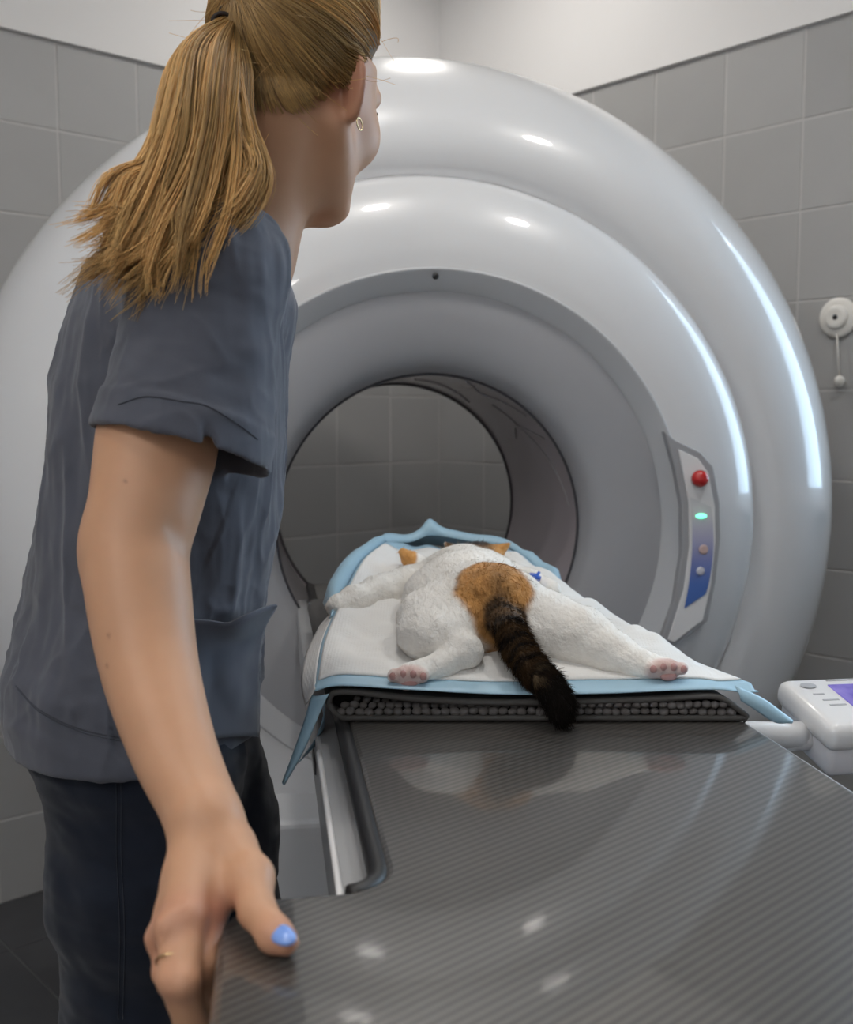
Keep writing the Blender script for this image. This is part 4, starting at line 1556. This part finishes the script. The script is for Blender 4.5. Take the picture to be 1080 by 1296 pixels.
# raised blue rim at the head end and along the left
rim = []
for k, p in enumerate(np.vstack([left_e[30:], far_e[1:], right_e[::-1][1:8]])):
    q = k / 110.0
    out = np.array([-AR[0], -AR[1], 0]) * (1 if k < 28 else 0) + AX * (1 if 22 < k < 88 else 0) + AR * (1 if k > 82 else 0)
    out = out / (np.linalg.norm(out) + 1e-6)
    endf = min(1.0, k / 9.0, (94 - k) / 6.0 + .15)
    hgt = .010 + .006 * mnoise.noise(Vector((q * 9, 1, 0))) + .016 * math.exp(-((k - 52) / 3.2) ** 2)
    hgt *= max(endf, .1)
    e_ = max(endf, .12)
    rim.append([p - UP * .002, p + out * .008 * e_ + UP * hgt * .6, p + out * .016 * e_ + UP * hgt, p + out * .026 * e_ + UP * hgt * .45, p + out * .034 * e_ - UP * .022 * e_])
sheet('turned_up_edge', np.array(rim), M['pad_blue'], pad, .0012)


def flap(name, quads, m, parent, n=14):
    """four-sided drape given by its left and right edges (control points)"""
    L_, R_ = catmull(quads[0], n), catmull(quads[1], n)
    Gd = np.stack([L_ * (1 - t) + R_ * t for t in np.linspace(0, 1, 8)], 1)
    Gd[:, 1:-1, 1] -= .004 * np.sin(np.linspace(0, math.pi, 8))[None, 1:-1]
    return sheet(name, Gd, m, parent, .0012)


flap('hanging_corner', ([at(394, 880, 1.118), at(384, 915, 1.112), at(370, 955, 1.106), at(357, 990, 1.104)], [at(416, 878, 1.100), at(406, 900, 1.100), at(385, 950, 1.100), at(361, 993, 1.102)]), M['pad_blue'], pad)
flap('hanging_corner', ([at(412, 884, 1.102), at(411, 903, 1.118), at(402, 930, 1.130), at(383, 958, 1.140)], [at(408, 890, 1.150), at(411, 915, 1.155), at(404, 938, 1.150), at(378, 966, 1.142)]), M['pad_blue'], pad)
flap('hanging_side', ([at(398, 872, 1.11), at(402, 842, 1.18), at(410, 805, 1.27), at(430, 762, 1.39)], [at(386, 892, 1.125), at(381, 862, 1.19), at(388, 825, 1.28), at(404, 792, 1.40)]), M['pad'], pad)
flap('hanging_corner', ([at(930, 868, 1.112), at(965, 884, 1.110), at(990, 902, 1.110), at(1003, 912, 1.112)], [at(938, 886, 1.108), at(955, 897, 1.106), at(980, 913, 1.107), at(1000, 914, 1.110)]), M['pad_blue'], pad)

# ------------------------------------------------------------------ the cat
CY0 = 1.03
cv = Vol((-.16, 1.02, .90), (.36, 1.78, 1.12), .0025)
c_rump, c_mid, c_chest = at(628, 780, 1.245), at(598, 760, 1.37), at(588, 746, 1.50)
cv.chain([(c_rump, .052), (at(612, 772, 1.30), .057), (c_mid, .060), (c_chest, .060), (at(588, 738, 1.58), .046)], .02)
cv.ell(at(600, 752, 1.42), (.074, .085, .055), k=.03)
cv.ell(c_rump + np.array([.0, .01, .004]), (.066, .050, .050), k=.03)
cv.ell(at(562, 762, 1.36), (.056, .075, .044), k=.03)
cv.ell(at(578, 744, 1.52), (.070, .060, .046), k=.03)
cv.ell(at(548, 782, 1.26), (.044, .050, .036), k=.03)
c_head = at(604, 716, 1.645)
cv.ell(c_head, (.044, .045, .039), k=.02)
cv.ell(c_head + np.array([-.006, .040, -.012]), (.022, .022, .017), k=.015)
for sx in (-1, 1):
    e0 = c_head + np.array([sx * .030, -.004, .022])
    cv.cone(e0, e0 + np.array([sx * .020, .006, .012]), .013, .0040, .008)
# left hind leg (left in the picture): thigh, hock, foot with pads
cv.ell(at(548, 803, 1.205), (.042, .046, .034), k=.022)
cv.ell(at(575, 800, 1.215), (.035, .040, .034), k=.02)
hockL, pawL = at(590, 824, 1.165), at(517, 858, 1.130)
cv.chain([(at(560, 812, 1.19), .026), (hockL, .0185), (at(556, 845, 1.146), .0150), (pawL, .0160)], .008)
# right hind leg, stretched out to the right
pawR = at(842, 849, 1.140)
cv.ell(at(700, 797, 1.225), (.044, .044, .036), k=.025)
cv.chain([(at(690, 795, 1.23), .040), (at(738, 808, 1.200), .033), (at(775, 828, 1.172), .0235), (at(808, 843, 1.152), .0170), (pawR, .0155)], .015)
toes = []
for paw, e_x, sg in ((pawL, np.array([.95, -.2, .1]), -1), (pawR, np.array([.9, -.3, .05]), 1)):
    e_x = e_x / np.linalg.norm(e_x)
    for k in range(4):
        tpos = paw + np.array([(-.0165 + .0110 * k), -.0105, .0035 + .0045 * math.sin(math.pi * (k + .5) / 4)])
        cv.ell(tpos, (.0070, .0080, .0075), k=.004)
        toes.append((tpos, paw))
# fore legs and the ginger cheek laid over the left one
cv.cone(at(527, 716, 1.56), at(509, 698, 1.575), .017, .006, .008)
cv.cone(at(535, 725, 1.56), at(520, 708, 1.57), .02, .012, .008)
cv.chain([(at(520, 740, 1.50), .030), (at(478, 750, 1.43), .022), (at(448, 760, 1.39), .018), (at(428, 768, 1.37), .016)], .012)
cv.chain([(at(640, 730, 1.53), .026), (at(672, 738, 1.50), .018), (at(698, 748, 1.47), .015)], .012)
tail = [(at(634, 772, 1.215), .022), (at(645, 795, 1.180), .0165), (at(657, 822, 1.150), .0148), (at(674, 846, 1.118), .0142), (at(694, 866, 1.096), .0132), (at(707, 888, 1.084), .0120), (at(713, 906, 1.078), .0080)]
tl_ = catmull(np.array([[*p, r] for p, r in tail]), 40)
cv.chain([(q[:3], q[3]) for q in tl_], .004)
cv.half(np.array([0, 0, TZ + .040]), np.array([0, 0, -1.0]), (-.2, 1.125, .88), (.4, 1.8, 1.0), .006)
cp, cq = cv.verts()
cp = relax(cp, cq, 2, .5)
# keep it lying on the pad
cn = normals(cp, cq)
cp = cp + cn * (.0016 * nz(cp, (60, 40, 60), 1.0, 2))[:, None]


def cat_colour(P):
    WHITE, ORANGE, BLACK, BROWN = np.array([.88, .85, .80]), np.array([.54, .27, .085]), np.array([.018, .014, .012]), np.array([.20, .11, .045])
    nA = nz(P, (30, 30, 30), 8.0, 2)
    nB = nz(P, (70, 70, 70), 4.0, 2)
    C = np.tile(WHITE, (len(P), 1)) * (1 + .05 * nA[:, None])
    # distance along the tail
    D = np.linalg.norm(P[:, None, :] - tl_[None, :, :3], axis=2)
    ti = D.argmin(1) / 39.0
    td = D.min(1) - tl_[D.argmin(1), 3]
    # ginger saddle round the tail root
    oc = at(622, 764, 1.235)
    dd = (P - oc) / np.array([.046, .062, .060])
    m_ = sstep(1.12, .88, np.linalg.norm(dd, axis=1) + .16 * nA)
    C = C * (1 - m_)[:, None] + (ORANGE * (1 + .35 * nB)[:, None]) * m_[:, None]
    # tail: ginger-brown to black, faint bands
    tm = sstep(.010, .004, td) * sstep(.0, .10, ti + .05 * nA)
    stripe = (np.sin(ti * 62 + nA * 3.5) * .5 + .5) * sstep(.72, .45, ti)
    tc_ = BLACK * (1 - .62 * stripe)[:, None] + BROWN * (.62 * stripe)[:, None]
    pale = np.exp(-((ti - .62) / .045) ** 2) * sstep(-.1, .5, nB) * .8
    tc_ = tc_ * (1 - pale)[:, None] + np.array([.34, .24, .14]) * pale[:, None]
    C = C * (1 - tm)[:, None] + tc_ * tm[:, None]
    # dark stripe running from the rump into the tail
    bs = np.exp(-(((P - at(632, 768, 1.215)) / np.array([.014, .032, .05])) ** 2).sum(1)) * sstep(-.3, .3, nB + .2)
    C = C * (1 - .85 * bs)[:, None] + BLACK * (.85 * bs)[:, None]
    # head: ginger with a black cap; ginger by the left shoulder
    hm = sstep(.066, .056, np.linalg.norm(P - (c_head + np.array([.005, .004, .012])), axis=1) + .004 * nA) * (P[:, 1] > 1.60)
    hb = hm * sstep(.0, .012, P[:, 2] - c_head[2] - .026 + .004 * nA) * sstep(.035, .015, P[:, 0] - c_head[0])
    C = C * (1 - hm)[:, None] + ORANGE * 1.1 * hm[:, None]
    C = C * (1 - hb)[:, None] + BLACK * hb[:, None]
    sm = np.exp(-(((P - at(514, 705, 1.56)) / np.array([.020, .050, .024])) ** 2).sum(1) * 1.2)
    sm = sstep(.35, .55, sm + .06 * nA)
    C = C * (1 - sm)[:, None] + ORANGE * 1.25 * sm[:, None]
    # pink toes and pads
    for paw in (pawL, pawR):
        pk = sstep(.024, .014, np.linalg.norm((P - paw - np.array([0, -.013, 0])) / np.array([1.25, .75, 1.0]), axis=1)) * .75
        C = C * (1 - pk)[:, None] + np.array([.62, .38, .34]) * pk[:, None]
    return np.clip(C, 0, 1)


CAT = tag(empty('cat', c_mid * np.array([1, 1, 0]) + UP * (TZ + .045)), 'white cat with ginger rump and black tail lying sprawled on the pad', 'cat')
M['fur_skin'] = mat('cat_coat', (.7, .6, .5), .8, attr='Col', spec=.2, noise=.06, noise_scale=200, bump=.10, bump_scale=500, sheen=.2)
nt = M['fur_skin'].node_tree
_mp = nt.nodes.new('ShaderNodeMapping')
_mp.inputs['Scale'].default_value = (240, 70, 240)
_tc = nt.nodes.new('ShaderNodeTexCoord')
_nn = nt.nodes.new('ShaderNodeTexNoise')
_nn.inputs['Scale'].default_value = 1.0
_nn.inputs['Detail'].default_value = 6
_bb = nt.nodes.new('ShaderNodeBump')
_bb.inputs['Strength'].default_value = .55
_bb.inputs['Distance'].default_value = .004
nt.links.new(_tc.outputs['Object'], _mp.inputs['Vector'])
nt.links.new(_mp.outputs['Vector'], _nn.inputs['Vector'])
nt.links.new(_nn.outputs['Fac'], _bb.inputs['Height'])
nt.links.new(_bb.outputs['Normal'], nt.nodes['Principled BSDF'].inputs['Normal'])
M['fur'] = add_translucent(mat('cat_fur', (.7, .6, .5), .7, attr='Col', spec=.2), .55)
M['pad_pink'] = mat('pink_paw_pad', (.50, .27, .25), .55, noise=.25, noise_scale=120, bump=.2, bump_scale=500)
cme = mesh_np('body', cp, cq)
color_attr(cme, cat_colour(cp))
link('body', cme, M['fur_skin'], CAT, True)
for tpos, paw in toes:
    ball('toe_pad', tpos + np.array([0, -.0058, .0005]), (.0042, .0032, .0046), M['pad_pink'], CAT, seg=10)
for paw in (pawL, pawR):
    ball('paw_pad', paw + np.array([.001, -.0130, -.0030]), (.0095, .0042, .0050), M['pad_pink'], CAT, seg=12)
for sx in (-1, 1):
    ball('eye', c_head + np.array([sx * .018, .036, .006]), (.006, .005, .002), M['rubber'], CAT, seg=10)
ball('nose', c_head + np.array([-.006, .0615, -.008]), (.005, .004, .004), M['pad_pink'], CAT, seg=10)
# fur: short tapering hairs, combed towards the tail
ta, tb_, tc2 = cp[cq[:, 0]], cp[cq[:, 1]], cp[cq[:, 2]]
area = np.linalg.norm(np.cross(cp[cq[:, 1]] - ta, cp[cq[:, 3]] - ta), axis=1)
fc_ = cp[cq].mean(1)
d_tail = np.linalg.norm(fc_[:, None, :] - tl_[None, 10::3, :3], axis=2).min(1)
wgt = area * (1 + 2.2 * (d_tail < .024) + 1.4 * (np.linalg.norm(fc_ - at(622, 764, 1.235), axis=1) < .06)) * np.where(d_tail < .03, 1, .25) * ((fc_[:, 2] > TZ + .035) | (d_tail < .03))
NF = 19000
pick = RNG.choice(len(cq), NF, p=wgt / wgt.sum())
uv_ = RNG.uniform(0, 1, (NF, 2))
fp = (cp[cq[pick, 0]] * (1 - uv_[:, :1]) + cp[cq[pick, 1]] * uv_[:, :1]) * (1 - uv_[:, 1:]) + (cp[cq[pick, 3]] * (1 - uv_[:, :1]) + cp[cq[pick, 2]] * uv_[:, :1]) * uv_[:, 1:]
fcol = cat_colour(fp)
fn = normals(cp, cq)[cq[pick, 0]]
on_tail = np.linalg.norm(fp[:, None, :] - tl_[None, :, :3], axis=2)
ti_ = np.clip(on_tail.argmin(1), 0, 38)
isT = on_tail.min(1) < .026
flow = np.tile(np.array([.12, -1.0, -.25]), (NF, 1))
flow[isT] = (tl_[ti_ + 1, :3] - tl_[ti_, :3])[isT] / np.linalg.norm((tl_[ti_ + 1, :3] - tl_[ti_, :3])[isT], axis=1)[:, None]
flow -= fn * (flow * fn).sum(1)[:, None]
flow += RNG.normal(0, .28, (NF, 3))
ln = RNG.uniform(.005, .009, NF) * np.where(isT, 1.15, 1.0)
paws_ = np.minimum(np.linalg.norm(fp - pawL, axis=1), np.linalg.norm(fp - pawR, axis=1))
ln *= np.clip((paws_ - .012) / .05, .12, 1)
tf_ = np.linspace(0, 1, 4)
lift_ = np.where(isT, .55, .16)[:, None]
pth = fp[:, None] + ln[:, None, None] * (flow[:, None] * tf_[None, :, None] + (fn * lift_)[:, None] * (tf_ * (1.4 - .6 * tf_))[None, :, None])
ra = np.where(isT, .00042, np.where(fcol.mean(1) > .6, .00020, .00032))[:, None] * (1 - .85 * tf_)[None]
lum = fcol.mean(1)
vc = fcol * (1 + RNG.uniform(-.28, .20, NF) * np.where(lum > .6, .2, 1.0))[:, None]
v_, q_, c_ = strands(pth, ra, np.repeat(vc[:, None], 4, 1))
fme = mesh_np('fur', v_, q_)
color_attr(fme, np.clip(c_, 0, 1))
fur = link('fur', fme, M['fur'], CAT, True)
fur['kind'] = 'stuff'
M['catheter'] = mat('blue_clip', (.02, .10, .55), .3)
cth = tag(empty('intravenous_catheter', at(678, 731, 1.475)), 'small blue catheter hub on the right foreleg of the cat', 'catheter')
link('hub', tube_mesh('hub', [at(671, 728, 1.465), at(676, 730, 1.46), at(684, 733, 1.46)], [.004, .0055, .004], 10), M['catheter'], cth, True)
link('wing', tube_mesh('wing', [at(668, 735, 1.462), at(678, 731, 1.458), at(683, 724, 1.462)], [.002, .003, .002], 8), M['catheter'], cth, True)

# ------------------------------------------------------------------ control console on its arm beside the table
K0 = at(982, 858, 1.28)
kd = -AX * math.cos(math.radians(10)) - UP * math.sin(math.radians(10))     # far edge -> near edge of the face
kw = AR.copy()
kn = np.cross(kw, -kd)
kn /= np.linalg.norm(kn)
if kn[2] < 0:
    kn = -kn
KW, KD, KT = .17, .135, .034
con = tag(empty('control_console', K0 + kw * KW / 2 + kd * KD / 2 - UP * .07), 'white handheld-size console with a violet screen on an arm beside the table', 'console')


def K(s_, t_, h_=0.0):
    return K0 + kw * KW * s_ + kd * KD * t_ + kn * h_


cbm = box_bm(K(.5, .5, -KT / 2), (kw, kd, kn), (KW / 2, KD / 2, KT / 2), .013, 4)
o = link('upper_housing', bm_mesh('upper_housing', cbm), M['console'], con, True)
cbm = box_bm(K(.5, .5, -KT - .012), (kw, kd, kn), (KW / 2 - .006, KD / 2 - .006, .022), .010, 3)
link('lower_housing', bm_mesh('lower_housing', cbm), M['console_grey'], con, True)


def facequad(name, s0, s1, t0, t1, h_, m, parent, th_=.0006):
    c = K((s0 + s1) / 2, (t0 + t1) / 2, h_)
    return box(name, c, (kw, kd, kn), (KW * (s1 - s0) / 2, KD * (t1 - t0) / 2, th_), m, parent)


def screen_material():
    m = mat('violet_screen', (.05, .04, .12), .15, coat=.5)
    nt = m.node_tree
    p = nt.nodes['Principled BSDF']
    tc = nt.nodes.new('ShaderNodeTexCoord')
    n1_ = nt.nodes.new('ShaderNodeTexNoise')
    n1_.inputs['Scale'].default_value = 38
    nt.links.new(tc.outputs['Object'], n1_.inputs['Vector'])
    cr = nt.nodes.new('ShaderNodeValToRGB')
    cr.color_ramp.elements[0].position = .35
    cr.color_ramp.elements[0].color = (.045, .03, .36, 1)
    cr.color_ramp.elements[1].position = .65
    cr.color_ramp.elements[1].color = (.22, .18, .56, 1)
    nt.links.new(n1_.outputs['Fac'], cr.inputs['Fac'])
    nt.links.new(cr.outputs['Color'], p.inputs['Emission Color'])
    p.inputs['Emission Strength'].default_value = .55
    return m


facequad('screen', .32, .88, .20, .66, .0004, screen_material(), con)
facequad('screen_panel', .40, .90, .74, .84, .0004, mat('slate_strip', (.28, .36, .46), .4), con)
bc = K(.17, .20, .0006)
link('power_key', mesh('power_key', [bc + kw * .010 * math.cos(a) + kd * .0075 * math.sin(a) + kn * .0006 for a in np.linspace(0, 2 * math.pi, 25)[:-1]], [tuple(range(24))[::-1]]), M['print_grey'], con)
for k, (s0, s1, t0) in enumerate(((.14, .22, .36), (.16, .28, .48), (.17, .29, .58), (.35, .62, .09))):
    facequad('printed_line', s0, s1, t0, t0 + .022, .0002, M['print_grey'], con, .0004)
arm_a, arm_b = T(NW + .004, .08, TZ - .045), K(.20, .60, -KT - .012)
arm_a = at(955, 930, 1.19)
arm_b = at(1022, 931, 1.215)
link('support_arm', tube_mesh('support_arm', [arm_a - AR * .05, arm_a, (arm_a + arm_b) / 2, arm_b], .0155, 20), M['console'], con, True)
link('arm_collar', tube_mesh('arm_collar', [arm_b - AR * .030, arm_b - AR * .012, arm_b + AR * .004], .0172, 20), M['console'], con, True)
